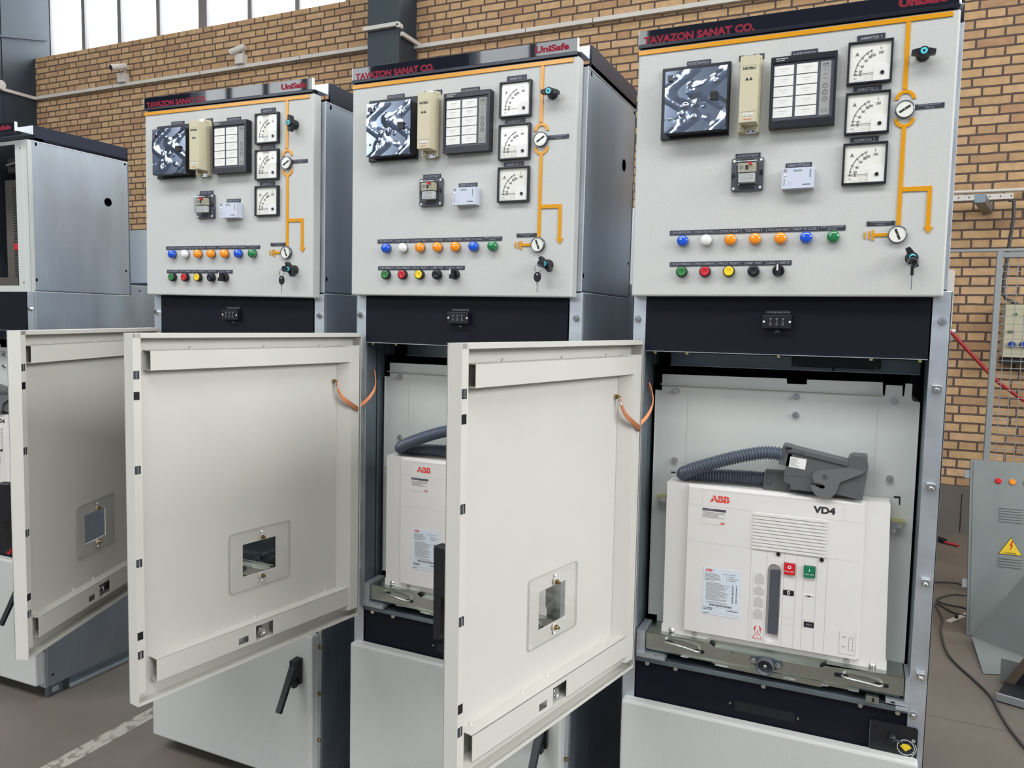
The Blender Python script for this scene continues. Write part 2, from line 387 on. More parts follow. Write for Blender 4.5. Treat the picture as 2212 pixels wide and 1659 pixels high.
    def dome(s, c, r, h, m, ax=(0, -1, 0), n=24):
        return s.rev(c, [(r * math.cos(math.radians(a)), h * math.sin(math.radians(a))) for a in (0, 15, 30, 45, 60, 75, 87)], m, ax, n)
    def text(s, t, x, z, y, m, h=None, w=None, align='C', bold=0.0, rot=0.0, face='-y'):
        """lettering whose box is centred (or left aligned) at x,z; h = cap height, w = width"""
        vs, fs = text_geo(t, bold)
        if not vs: return s
        ax0 = min(v[0] for v in vs); ax1 = max(v[0] for v in vs); az0 = min(v[1] for v in vs); az1 = max(v[1] for v in vs)
        kz = (h / (az1 - az0)) if h else (w / (ax1 - ax0)); kx = (w / (ax1 - ax0)) if w else kz
        ox = ax0 if align == 'L' else (ax0 + ax1) / 2 if align == 'C' else ax1; oz = (az0 + az1) / 2
        c, sn = math.cos(math.radians(rot)), math.sin(math.radians(rot)); out = []
        for v in vs:
            a, b = (v[0] - ox) * kx, (v[1] - oz) * kz; a, b = a * c - b * sn, a * sn + b * c
            out.append((x + a, y, z + b) if face == '-y' else (x - a, y, z + b))
        return s.add(out, fs, m)
    def bolt(s, c, r, m, ax=(0, -1, 0), h=None, washer=True):
        h = h or r * 0.7; c = Vector(c); a = Vector(ax)
        if washer: s.rev(c, [(r * 1.25, 0), (r * 1.25, h * 0.2)], m, ax, 20)
        s.rev(c + a * h * 0.2, [(r, 0), (r, h * 0.7), (r * 0.85, h)], m, ax, 6, False)
        return s
    def mesh(s, name):
        me = bpy.data.meshes.new(name); me.from_pydata(s.v, [], s.f)
        for m in s.mats: me.materials.append(m)
        me.polygons.foreach_set('material_index', s.m); me.polygons.foreach_set('use_smooth', s.sm); me.update()
        bm = bmesh.new(); bm.from_mesh(me); bmesh.ops.recalc_face_normals(bm, faces=bm.faces[:]); bm.to_mesh(me); bm.free()
        return me


def obj(name, mb, parent=None, loc=None, bevel=None, rotz=0.0, key=None):
    me = mb if isinstance(mb, bpy.types.Mesh) else mb.mesh(name)
    o = bpy.data.objects.new(name, me); COL.objects.link(o)
    if parent is not None: o.parent = parent
    if loc is not None: o.location = loc
    if rotz: o.rotation_euler = (0, 0, rotz)
    if bevel:
        b = o.modifiers.new('bevel', 'BEVEL'); b.width = bevel; b.segments = 2; b.limit_method = 'ANGLE'; b.angle_limit = math.radians(50)
    return o


def thing(name, label, cat, M=None, group=None):
    o = bpy.data.objects.new(name, None); COL.objects.link(o); o.empty_display_size = 0.1
    if M is not None: o.matrix_world = M
    o['label'] = label; o['category'] = cat
    if group: o['group'] = group
    return o


def tag(o, label, cat, group=None, kind=None):
    o['label'] = label; o['category'] = cat
    if group: o['group'] = group
    if kind: o['kind'] = kind
    return o


def struct(name, mb, label=None):
    o = obj(name, mb); o['kind'] = 'structure'
    if label: o['label'] = label
    return o


def cabM(c):
    gx, gy, a, t = {3: (0, 0, 0, 0), 2: (-0.7832, -0.0185, -0.9957, -0.4568), 1: (-1.5597, -0.02, 0.1152, -0.722), 0: (-2.8751, 0.0213, 0.4102, 0)}[c]
    A = Matrix.Rotation(math.radians(a), 4, 'Z') @ Matrix.Rotation(-math.radians(t), 4, 'Y')
    return Matrix.Translation((gx, gy, H)) @ A @ Matrix.Translation((0, 0, -H))


Hv = (0, 0, H)

# ------------------------------------------------------------------ hall
def build_hall():
    struct('floor', MB().box(HX0, HX1, HY0, HY1 + 0.4, -0.2, 0.0, FLOORM))
    struct('trim_1', MB().box(-1.81, -1.745, -6, 4.2, 0.0, 0.0015, STRIPE), 'worn white line painted on the floor')
    # brick wall: built as one surface with a window opening, window plane set back
    zs, zt = 4.455, 6.4
    wl = MB().plate(-8.6, HX1, 0.33, HZ, [(-8.6, -3.62, zs, zt), (-3.3, 5.0, zs, zt)], HY1, HY1 + 0.3, BRICK)
    struct('wall_back', wl)
    struct('baseboard_back', MB().box(-8.6, HX1, HY1 - 0.02, HY1 + 0.3, 0, 0.33, CONC).box(1.24, 1.246, HY1 - 0.022, HY1 - 0.018, 0, 0.28, DARK))
    struct('wall_left', MB().plate(HY0, HY1 + 0.4, 0, HZ, [], -HX0 - 0.0, -HX0 + 0.2, PLAST)).matrix_world = Matrix.Rotation(math.radians(90), 4, 'Z')
    struct('wall_right', MB().plate(HY0, HY1 + 0.4, 0, HZ, [(-7.0, 2.0, 3.3, 6.5)], -HX1 - 0.2, -HX1, PLAST)).matrix_world = Matrix.Rotation(math.radians(90), 4, 'Z')
    struct('wall_front', MB().plate(HX0, HX1, 0, HZ, [(-10.2, -7.0, 4.0, 6.4), (-5.2, -2.2, 4.0, 6.4)], HY0 - 0.2, HY0, PLAST))
    c = MB(); c.plate(HX0, HX1, HY0, HY1 + 0.4, [(-9, 6, -5.6, -3.2), (-10, 6, 0.7, 1.7)], -HZ - 0.1, -HZ, ROOF)
    o = struct('ceiling', c); o.matrix_world = Matrix(((1, 0, 0, 0), (0, 0, 1, 0), (0, -1, 0, 0), (0, 0, 0, 1)))
    tr = MB()
    for x in range(-11, 9, 2): tr.box(x - 0.06, x + 0.06, HY0, HY1, HZ - 0.3, HZ, STEELD)
    struct('trim_2', tr, 'dark steel roof beams')
    # window behind: mullions measured from the photo
    yw0 = HY1 + 0.2
    def window(n, x0, x1, bars, z0, z1, y, wide=()):
        r = bpy.data.objects.new('window_%d' % n, None); COL.objects.link(r); r['kind'] = 'structure'
        fr = MB(); fr.box(x0, x1, y, y + 0.05, z0 - 0.03, z0 + 0.004, FRAMEM).box(x0, x1, y, y + 0.05, z1, z1 + 0.03, FRAMEM)
        for b, w in bars: fr.box(b - w / 2, b + w / 2, y, y + 0.05, z0, z1, FRAMEM)
        obj('window_frame', fr, r)
        obj('pane', MB().box(x0, x1, y + 0.02, y + 0.026, z0, z1, WINGL), r)
    s = 1.045    # bars lie 0.2 m behind the brick face
    B = lambda x: 0.4833 + (x - 0.4833) * s
    window(1, -9.0, -3.4, [(B(-8.19), 0.09), (B(-7.6), 0.055), (B(-7.03), 0.055), (B(-6.445), 0.055), (B(-5.815), 0.12), (B(-5.19), 0.055), (B(-4.595), 0.055), (B(-4.0), 0.055)], zs + 0.06, zt, yw0)
    window(2, -3.3, 5.0, [(x, 0.055 if i % 4 else 0.11) for i, x in enumerate([-2.7 + 0.6 * k for k in range(13)])], zs + 0.06, zt, yw0)
    window(3, -10.2, -7.0, [(-9.4, 0.1), (-8.6, 0.1), (-7.8, 0.1)], 4.0, 6.4, HY0 - 0.1); window(4, -5.2, -2.2, [(-4.2, 0.1), (-3.2, 0.1)], 4.0, 6.4, HY0 - 0.1)
    # steel columns
    c = MB(); c.box(-3.60, -3.30, 4.17, 4.47, 0, HZ, STEELD)
    c.box(-3.615, -3.285, 4.155, 4.19, 0, HZ, STEELD)
    struct('trim_3', c, 'dark grey steel column in front of the brick wall')
    c = MB(); c.box(-9.1, -8.54, 3.2, 4.66, 0, HZ, STEELD); c.box(-8.56, -8.53, 4.075, 4.09, 0, HZ, STEELD)
    c.add([(-8.528, 3.2, 4.35), (-8.528, 4.62, 4.70), (-8.50, 4.62, 4.70), (-8.50, 3.2, 4.35), (-8.528, 3.2, 4.37), (-8.528, 4.62, 4.72), (-8.50, 4.62, 4.72), (-8.50, 3.2, 4.37)],
          [(0, 1, 2, 3), (4, 7, 6, 5), (3, 2, 6, 7), (0, 3, 7, 4), (1, 5, 6, 2)], STEELD)
    struct('trim_4', c, 'large dark steel column at the left end of the brick wall')
    # trunking run
    t = MB(); t.box(-8.53, -3.62, 4.425, 4.47, 3.965, 4.0, TRUNK)
    for x in (-7.2, -5.9, -4.6): t.box(x, x + 0.006, 4.4235, 4.426, 3.965, 4.0, KTXT)
    tag(obj('cable_trunking', t, bevel=0.002), 'white cable trunking on the brick wall between the two dark columns', 'trunking', 'trunking runs')
    t = MB(); t.box(-3.30, 6.0, 4.425, 4.47, 3.905, 3.94, TRUNK)
    for x in (-2.2, -1.6, 0.2): t.box(x, x + 0.006, 4.4235, 4.426, 3.905, 3.94, KTXT)
    tag(obj('cable_trunking', t, bevel=0.002), 'white cable trunking on the brick wall right of the middle column', 'trunking', 'trunking runs')
    t = MB(); t.box(-3.64, -3.27, 4.115, 4.155, 4.00, 4.035, TRUNK); t.box(-3.29, -3.255, 4.115, 4.17, 3.985, 4.02, TRUNK)
    t.box(-3.285, -3.255, 4.17, 4.47, 3.93, 3.965, TRUNK)
    tag(obj('cable_trunking', t, bevel=0.002), 'white trunking wrapped around the middle dark column', 'trunking', 'trunking runs')
    t = MB(); t.box(-8.528, -8.50, 3.2, 4.46, 3.965, 4.0, TRUNK); t.rev((-8.50, 4.02, 4.02), [(0.05, -0.04), (0.05, 0.03)], TRUNK, (1, 0, 0))
    tag(obj('cable_trunking', t, bevel=0.002), 'white trunking with round junction on the left dark column', 'trunking', 'trunking runs')
    # cameras
    def camera(x, z, lab, ang):
        r = thing('security_camera', lab, 'security camera', Matrix.Translation((x, 4.47, z)), 'security cameras')
        obj('junction_box', MB().box(-0.052, 0.052, -0.08, 0, 0, 0.10, TRUNK), r, bevel=0.006)
        b = MB(); d = Vector((math.sin(ang) * -1, -math.cos(ang), -0.35)).normalized(); c0 = Vector((0.07, -0.06, 0.165))
        b.cyl(c0, c0 + d * 0.17, 0.032, TRUNK); b.cyl(c0 + d * 0.171, c0 + d * 0.176, 0.027, BLK)
        obj('camera_body', b, r)
        obj('bracket', MB().cyl((0.02, -0.04, 0.1), c0, 0.014, TRUNK), r)
    camera(-7.03, 4.001, 'small white security camera left, above trunking, facing the viewer', 0.25)
    camera(-5.34, 4.001, 'small white security camera right, above trunking, turned sideways', 1.3)


build_hall()

# ------------------------------------------------------------------ repeated parts of a cabinet
_cache = {}


def cached(key, fn):
    if key not in _cache: _cache[key] = fn().mesh(key)
    return _cache[key]


def part(root, name, key, fn, bevel=None, loc=Hv, rotz=0.0):
    return obj(name, cached(key, fn), root, loc, bevel, rotz)


def nameplate(t, x0, x1, z0, z1, y=0.0, m=CHAR, tm=LTXT):
    b = MB().box(x0, x1, y - 0.0018, y, z0, z1, m)
    lines = t.split('\n'); hh = (z1 - z0)
    for i, l in enumerate(lines):
        zc = z1 - hh * (i + 0.5) / len(lines); ch = min(hh * 0.52 / len(lines) * 1.15, 0.0056)
        w = min((x1 - x0) * 0.88, ch * 0.78 * len(l))
        b.text(l, (x0 + x1) / 2, zc, y - 0.0021, tm, h=ch, w=w, bold=0.012)
    return b


LAMPS = [(0.1178, 'blue', 'C.B IN SERVICE POS.'), (0.1700, 'white', 'C.B IN TEST POS.'), (0.2228, 'orange', 'LOCKOUT FAULT'), (0.2756, 'orange', 'TCS FAULT'),
         (0.3281, 'orange', 'VOLTAGE FAULT'), (0.3805, 'blue', 'READY TO CLOSE'), (0.4340, 'green', 'PERMIT TO CLOSE/OPEN\nOF E.S')]
BUTTONS = [(0.1182, 'green', 'CLOSE COMMAND'), (0.1705, 'red', 'OPEN COMMAND'), (0.2228, 'yellow', 'FAULT RESET'), (0.2754, 'black', 'LAMP TEST'), (0.3274, None, 'LOCAL- 0 -REMOTE')]


def strip(items, x0, x1, z0, z1):
    b = MB().box(x0, x1, -0.0018, 0, z0, z1, CHAR); w = (x1 - x0) / len(items)
    for i, it in enumerate(items):
        c = x0 + w * (i + 0.5); ls = it[2].split('\n')
        if i: b.box(x0 + w * i - 0.0003, x0 + w * i + 0.0003, -0.0021, -0.0018, z0, z1, LTXT)
        for j, l in enumerate(ls):
            zc = z1 - (z1 - z0) * (j + 0.5) / len(ls); ch = 0.0052 if len(ls) == 1 else 0.0036
            b.text(l, c, zc, -0.0022, LTXT, h=ch, w=min(w * 0.86, ch * 0.8 * len(l)), bold=0.012)
    return b


def ammeter(root, z0):
    x0, w = 0.4443, 0.0845
    r = part(root, 'ammeter', 'ammeter_bezel', lambda: MB().plate(x0, x0 + w, 0, 0.0855, [(x0 + 0.0045, x0 + w - 0.0045, 0.0045, 0.081)], -0.011, 0, BLKG), 0.001, (0, 0, H + z0))

    def dial():
        b = MB(); b.box(x0 + 0.0045, x0 + w - 0.0045, -0.006, -0.003, 0.0045, 0.081, CREAM)
        cx, cz = x0 + 0.066, 0.0195; y = -0.0064; R = 0.0515
        b.ring((cx, y + 0.0001, cz), R + 0.0006, R - 0.0016, 0.0001, GREYT, a0=112, a1=180)
        for a, t in ((180, '0'), (171, '20'), (157, '40'), (139, '60'), (125, '80'), (116, '100'), (95, '200')):
            q = math.radians(a); d = Vector((math.cos(q), 0, math.sin(q))); p = Vector((cx, y - 0.0002, cz)) + d * (R - 0.005); e = Vector((cx, y - 0.0002, cz)) + d * (R + 0.0012); n = Vector((-d.z, 0, d.x)) * 0.00045
            b.add([p - n, p + n, e + n, e - n], [(0, 1, 2, 3)], KTXT)
            k = Vector((cx, 0, cz)) + d * (R - 0.0105)
            b.text(t, k.x, k.z, y - 0.0004, KTXT, h=0.0052, w=0.0026 * len(t) + 0.0008, bold=0.01)
        for i in range(24):
            q = math.radians(178 - i * 2.7); d = Vector((math.cos(q), 0, math.sin(q))); p = Vector((cx, y - 0.0002, cz)) + d * (R - 0.002); e = Vector((cx, y - 0.0002, cz)) + d * R; n = Vector((-d.z, 0, d.x)) * 0.00018
            b.add([p - n, p + n, e + n, e - n], [(0, 1, 2, 3)], KTXT)
        b.text('A', x0 + 0.018, 0.0605, y - 0.0004, KTXT, h=0.0075)
        b.text('BEW', x0 + 0.016, 0.0125, y - 0.0004, GREYT, h=0.0022, bold=0.03).text('CL 1.5', x0 + 0.036, 0.0125, y - 0.0004, GREYT, h=0.0022).text('MODEL BE-96   C.T. 100/5A', x0 + 0.027, 0.0078, y - 0.0004, GREYT, h=0.0014)
        return b
    obj('dial', cached('ammeter_dial', dial), r, (0, 0, 0))

    def ndl():
        cx, cz = x0 + 0.066, 0.0195; b = MB(); b.box(x0 + 0.011, cx - 0.013, -0.0082, -0.0078, cz + 0.0008, cz + 0.0016, KTXT); return b
    obj('needle', cached('ammeter_needle', ndl), r, (0, 0, 0))

    def cov():
        cx, cz = x0 + 0.066, 0.0195; b = MB()
        pts = [(x0 + w - 0.0048, 0.0048), (x0 + w - 0.0048, cz + 0.014)] + [(cx + 0.0165 * math.cos(math.radians(a)), cz + 0.0165 * math.sin(math.radians(a))) for a in range(70, 181, 10)] + [(cx - 0.0165, 0.0048)]
        b.prism(pts, -0.009, -0.0065, WHITE); b.rev((cx, -0.009, cz), [(0.0037, 0), (0.0037, 0.002)], BLK); return b
    obj('pointer_cover', cached('ammeter_cover', cov), r, (0, 0, 0))


def indicator(root, cx, cz, ang):
    r = part(root, 'position_indicator', 'pos_ind_bezel', lambda: MB().rev((0, 0, 0), [(0.0180, 0), (0.0182, 0.005), (0.0176, 0.0085), (0.0158, 0.0090), (0.0156, 0.007)], RINGM, n=40), None, (cx, 0, H + cz))
    obj('dial', cached('pos_ind_dial', lambda: MB().rev((0, -0.0055, 0), [(0.0157, 0), (0.0157, 0.002)], CREAM, n=40)), r)
    b = obj('pointer_bar', cached('pos_ind_bar', lambda: MB().box(-0.0023, 0.0023, -0.0079, -0.0076, -0.0115, 0.0115, KTXT).box(-0.0007, 0.0007, -0.0081, -0.0079, -0.0007, 0.0007, WTXT)), r)
    b.rotation_euler = (0, math.radians(ang), 0)


def lock(root, cx, cz, ang):
    def wing():
        b = MB(); b.rev((0, 0, 0), [(0.0125, 0), (0.0125, 0.006), (0.009, 0.010), (0.009, 0.018)], BLK)
        b.prism([(-0.0215, -0.0045), (-0.0215, 0.0035), (-0.010, 0.0065), (0.010, 0.0065), (0.0215, 0.0035), (0.0215, -0.0045), (0.010, -0.0055), (-0.010, -0.0055)], -0.028, -0.013, BLK)
        b.rev((0, -0.014, 0), [(0.0095, 0), (0.0095, 0.016), (0.0085, 0.0175)], BLK); return b
    r = part(root, 'lock_handle', 'lock_wing', wing, 0.001, (cx, 0, H + cz)); r.rotation_euler = (0, math.radians(ang), 0)
    obj('lock_face', cached('lock_face', lambda: MB().rev((0, -0.0312, 0), [(0.0062, 0), (0.0062, 0.0008)], CYAN).rev((0, -0.0318, 0), [(0.0028, 0), (0.0026, 0.0006)], KTXT)), r)


def protection_relay(root):
    def frame(): return MB().box(0.0590, 0.2102, -0.008, 0, 0.3525, 0.511, BLKG)
    r = part(root, 'protection_relay', 'relay_frame', frame, 0.0015)
    def body(): return MB().rrect(0.0725, 0.2085, 0.3585, 0.4945, 0.007, -0.036, -0.008, BLK)
    obj('relay_case', cached('relay_case', body), r, bevel=0.001)

    def film():
        rnd = random.Random(5); n = 64; x0, x1, z0, z1 = 0.0732, 0.2078, 0.3592, 0.4938; vs = []
        bumps = [(0.137, 0.452, 0.022, 0.0035), (0.137, 0.437, 0.030, 0.002), (0.143, 0.418, 0.010, 0.004), (0.120, 0.415, 0.008, 0.0035), (0.160, 0.412, 0.008, 0.003), (0.105, 0.385, 0.018, 0.002), (0.170, 0.385, 0.016, 0.0025), (0.140, 0.39, 0.006, 0.004), (0.187, 0.462, 0.007, 0.003), (0.088, 0.478, 0.006, 0.003), (0.113, 0.398, 0.006, 0.004), (0.085, 0.39, 0.005, 0.004)]
        bumps += [(rnd.uniform(x0, x1), rnd.uniform(z0, z1), rnd.uniform(0.006, 0.016), rnd.uniform(-0.0010, 0.0010)) for _ in range(26)]
        for j in range(n + 1):
            for i in range(n + 1):
                x = x0 + (x1 - x0) * i / n; z = z0 + (z1 - z0) * j / n; h = 0.0
                for bx, bz, br, bh in bumps:
                    d = math.hypot(x - bx, z - bz) / br
                    if d < 1: h += bh * (1 - d) ** (0.8 if bh > 0.0012 else 1.5)
                h += 0.0016 * math.sin(x * 75 + 2 * math.sin(z * 60)) + 0.00006 * math.sin(z * 420 + 2.5 * math.sin(x * 240))
                vs.append((x, -0.0375 - h, z))
        fs = [(j * (n + 1) + i, j * (n + 1) + i + 1, (j + 1) * (n + 1) + i + 1, (j + 1) * (n + 1) + i) for j in range(n) for i in range(n)]
        b = MB().add(vs, fs, FILM, True)
        b.box(x0, x1, -0.0372, -0.036, z0, z1, FILM); return b
    obj('wrinkled_film', cached('relay_film', film), r)
    obj('key_button', cached('relay_key', lambda: MB().rrect(0.173, 0.190, 0.4215, 0.439, 0.002, -0.044, -0.038, BLK)), r)
    obj('sticker', cached('relay_qr', lambda: MB().box(0.079, 0.091, -0.0418, -0.0412, 0.472, 0.484, DGREY)), r)


def test_block(root):
    def base():
        b = MB().box(0.2300, 0.2748, -0.012, 0, 0.3535, 0.5135, BEIGE)
        b.rev((0.2665, -0.012, 0.5085), [(0.006, 0), (0.006, 0.008)], BEIGE).rev((0.2665, -0.02, 0.5085), [(0.003, 0), (0.003, 0.001)], GREYT)
        b.rev((0.2375, -0.012, 0.3605), [(0.006, 0), (0.006, 0.01)], BEIGE).rev((0.2375, -0.022, 0.3605), [(0.0032, 0), (0.0032, 0.001)], GREYT)
        b.box(0.237, 0.258, -0.013, -0.012, 0.5085, 0.518, CHROME).box(0.2475, 0.2685, -0.013, -0.012, 0.350, 0.3595, CHROME)
        for x in (0.252, 0.263): b.rev((x, -0.013, 0.3545), [(0.0018, 0), (0.0018, 0.0004)], KTXT)
        return b
    r = part(root, 'test_block_relay', 'tb_base', base, 0.0012)

    def body():
        b = MB().box(0.2365, 0.2725, -0.05, -0.012, 0.3665, 0.5035, BEIGE); b.box(0.2365, 0.2725, -0.0503, -0.05, 0.388, 0.3884, KTXT).box(0.2365, 0.2725, -0.0503, -0.05, 0.4835, 0.4839, GREYT)
        return b
    bo = obj('relay_cover', cached('tb_body', body), r, bevel=0.001)

    def txt():
        b = MB().text('HRTB01', 0.2545, 0.4775, -0.0506, KTXT, h=0.0055, w=0.0255, bold=0.03)
        for x in (0.2505, 0.2585):
            b.prism([(x - 0.0035, 0.453), (x + 0.0035, 0.453), (x, 0.459)], -0.0507, -0.0504, KTXT)
        b.box(0.2455, 0.2655, -0.0508, -0.0503, 0.379, 0.3845, WTXT).text('S/N: 124096', 0.2555, 0.3817, -0.0512, KTXT, h=0.002)
        b.text('Hamavaran', 0.2545, 0.3722, -0.0506, REDT, h=0.0026, w=0.016, bold=0.02); return b
    obj('lettering', cached('tb_text', txt), bo)


def alarm(root):
    r = part(root, 'alarm_annunciator', 'alarm_frame', lambda: MB().plate(0.2950, 0.4252, 0.3560, 0.5025, [(0.2998, 0.4200, 0.3705, 0.4905)], -0.022, 0, BLKG).box(0.2998, 0.42, -0.018, 0, 0.3705, 0.4905, DGREY)
             .text('Mobna Niroo Co.', 0.3055, 0.4985, -0.0223, WTXT, h=0.0025, align='L', bold=0.03).text('Made in IRAN', 0.3055, 0.4945, -0.0223, WTXT, h=0.0022, align='L', bold=0.03), 0.0008)
    for i in range(5):
        for x0, x1 in ((0.3022, 0.3412), (0.3468, 0.3880)):
            z1 = 0.4845 - i * 0.0218
            def cell(x0=x0, x1=x1, z1=z1, i=i):
                b = MB().box(x0, x1, -0.0187, -0.018, z1 - 0.0198, z1, WHITE)
                for k in range(2): b.text(('ALARM CHANNEL', 'FAULT')[k], (x0 + x1) / 2, z1 - 0.007 - 0.005 * k, -0.019, GREYT, h=0.0016)
                return b
            obj('alarm_window', cached('alarm_cell_%d_%d' % (i, x0 > 0.34), cell), r)

    def ctl():
        b = MB().box(0.3938, 0.4140, -0.0185, -0.018, 0.3755, 0.4848, GREYT); y = -0.0188
        b.text('LOGEL', 0.4038, 0.4795, y, KTXT, h=0.0036, w=0.0125, bold=0.01).text('AGC 10 NI', 0.4038, 0.4745, y, KTXT, h=0.0018)
        for z, t in ((0.468, 'RUN'), (0.459, 'MAL'), (0.450, 'MON')): b.text(t, 0.4038, z, y, KTXT, h=0.0016)
        for z, t in ((0.435, 'L.T'), (0.4215, 'L.R'), (0.408, 'A.R')): b.ring((0.4038, y, z), 0.0049, 0.0044, 0.0003, KTXT); b.text(t, 0.4038, z, y, KTXT, h=0.0022)
        b.text('Mobna Niroo', 0.4038, 0.3865, y, KTXT, h=0.0018).text('Made in IRAN', 0.4038, 0.382, y, KTXT, h=0.0015); return b
    obj('keypad', cached('alarm_ctl', ctl), r)


def lockout(root):
    r = part(root, 'lockout_relay', 'lockout_frame', lambda: MB().rrect(0.2197, 0.2870, 0.2298, 0.3000, 0.004, -0.008, 0, DGREY).box(0.239, 0.266, -0.0085, -0.008, 0.2905, 0.297, BLK).box(0.236, 0.269, -0.0085, -0.008, 0.2335, 0.2385, CHAR)
             .box(0.2208, 0.227, -0.009, -0.008, 0.258, 0.268, BLK).box(0.280, 0.2862, -0.009, -0.008, 0.262, 0.273, BLK), 0.001)
    for x, z in ((0.2252, 0.2945), (0.2818, 0.2948), (0.2252, 0.2352), (0.2815, 0.2355)):
        obj('screw', cached('lo_screw', lambda: MB().rev((0, 0, 0), [(0.003, 0), (0.0026, 0.001)], WHITE)), r, (x, -0.008, z))
    def inner():
        b = MB().box(0.2320, 0.2760, -0.009, -0.008, 0.2420, 0.2900, BLK); b.box(0.2360, 0.2725, -0.026, -0.01, 0.267, 0.286, BEIGE).box(0.2375, 0.271, -0.024, -0.01, 0.246, 0.2645, WHITE)
        b.rev((0.2425, -0.0262, 0.277), [(0.0045, 0), (0.0045, 0.0003)], GREYT).box(0.2515, 0.2575, -0.027, -0.026, 0.272, 0.281, KTXT)
        for k in range(5): b.box(0.2395, 0.2690, -0.0243, -0.024, 0.249 + k * 0.003, 0.2498 + k * 0.003, GREYT)
        return b
    obj('relay_face', cached('lo_inner', inner), r)
    obj('reset_flag', cached('lo_red', lambda: MB().rev((0.262, -0.026, 0.283), [(0.0028, 0), (0.0028, 0.012)], REDP)), r)
    obj('clear_cover', cached('lo_cover', lambda: MB().box(0.2315, 0.2765, -0.031, -0.0095, 0.2415, 0.2905, CLEARC)), r, bevel=0.002)


def ctb(root):
    def f():
        b = MB().box(0.3272, 0.3913, -0.024, 0, 0.2270, 0.2697, LAV); y = -0.0243
        b.text('ESSAILEC', 0.3585, 0.2640, y, GRNT, h=0.0032, w=0.017, bold=0.02).box(0.349, 0.368, y + 0.0001, y + 0.0002, 0.2614, 0.2616, GRNT)
        b.text('ESSAILEC', 0.3838, 0.256, y, GRNT, h=0.0030, w=0.017, bold=0.02, rot=-90)
        b.text('entrelec', 0.377, 0.2345, y, KTXT, h=0.0026, w=0.017, bold=0.03).text('entrelec', 0.3325, 0.240, y, GRNT, h=0.0024, w=0.015, bold=0.03, rot=-90)
        for i in range(2):
            for k in range(5): b.rev((0.341 + i * 0.0045, y, 0.2325 + k * 0.0022), [(0.0004, 0), (0.0004, 0.0002)], KTXT, n=6)
        return b
    r = part(root, 'current_test_block', 'ctb', f, 0.001)
    obj('screw', cached('ctb_screw', lambda: MB().rev((0.3335, -0.024, 0.2655), [(0.003, 0), (0.0026, 0.003)], GREYT).rev((0.3335, -0.024, 0.2555), [(0.0026, 0), (0.0024, 0.002)], WHITE)), r)


def mimic(root):
    y0, y1 = -0.0024, 0
    g = lambda k, f: part(root, 'mimic_line', 'mimic_' + k, f, 0.0005)
    g('bus', lambda: MB().box(0.0006, 0.6315, y0, y1, 0.5486, 0.5582, YEL))
    g('feed', lambda: MB().box(0.5492, 0.5578, y0, y1, 0.4165, 0.5484, YEL))
    g('arc_up', lambda: MB().ring((0.5555, 0, 0.3965), 0.0190, 0.0118, 0.0024, YEL, a0=0, a1=180))
    g('arc_dn', lambda: MB().ring((0.5560, 0, 0.3590), 0.0190, 0.0118, 0.0024, YEL, a0=180, a1=360))
    g('down', lambda: MB().box(0.5518, 0.5600, y0, y1, 0.1450, 0.3405, YEL))
    g('branch', lambda: MB().prism([(0.5602, 0.2124), (0.6050, 0.2124), (0.6052, 0.1402), (0.6018, 0.1402), (0.6104, 0.1270), (0.6192, 0.1402), (0.6135, 0.1402), (0.6130, 0.2216), (0.5602, 0.2216)], y0, y1, YEL))
    g('earth', lambda: MB().box(0.5115, 0.5382, y0, y1, 0.1232, 0.1302, YEL).box(0.5072, 0.5115, y0, y1, 0.1155, 0.1370, YEL).box(0.5005, 0.5038, y0, y1, 0.1180, 0.1350, YEL).box(0.4925, 0.4955, y0, y1, 0.1196, 0.1330, YEL))


# ------------------------------------------------------------------ big doors
def handle(root, name, x, y, z, out, key):
    """swing lever: housing and arm; out = how far the arm tip stands off"""
    def f():
        b = MB(); b.box(-0.012, 0.012, -0.014, 0, -0.075, 0.002, BLK); b.box(-0.010, 0.010, -0.034, -0.010, -0.022, 0.002, BLK)
        d0 = Vector((0, -0.020, 0.0)); d1 = Vector((0, -0.03 - out, -0.128)); n = Vector((0, d1.z - d0.z, -(d1.y - d0.y))).normalized()
        t = 0.011; P = []
        for p, w, q in ((d0, 0.0105, t), (d0 * 0.45 + d1 * 0.55, 0.0095, t * 0.8), (d1, 0.009, t * 0.8)):
            P += [p + Vector((-w, 0, 0)) + n * q * 0.5, p + Vector((w, 0, 0)) + n * q * 0.5, p + Vector((w, 0, 0)) - n * q * 0.8, p + Vector((-w, 0, 0)) - n * q * 0.8]
        fs = [(0, 1, 2, 3), (11, 10, 9, 8)]
        for j in (0, 4):
            for k in range(4): fs.append((j + k, j + (k + 1) % 4, j + 4 + (k + 1) % 4, j + 4 + k))
        b.add(P, fs, BLK); b.box(-0.006, 0.006, -0.030, -0.012, -0.082, -0.060, BLK)
        return b
    return obj(name, cached('lever_' + key, f), root, (x, y, z), bevel=0.0015)


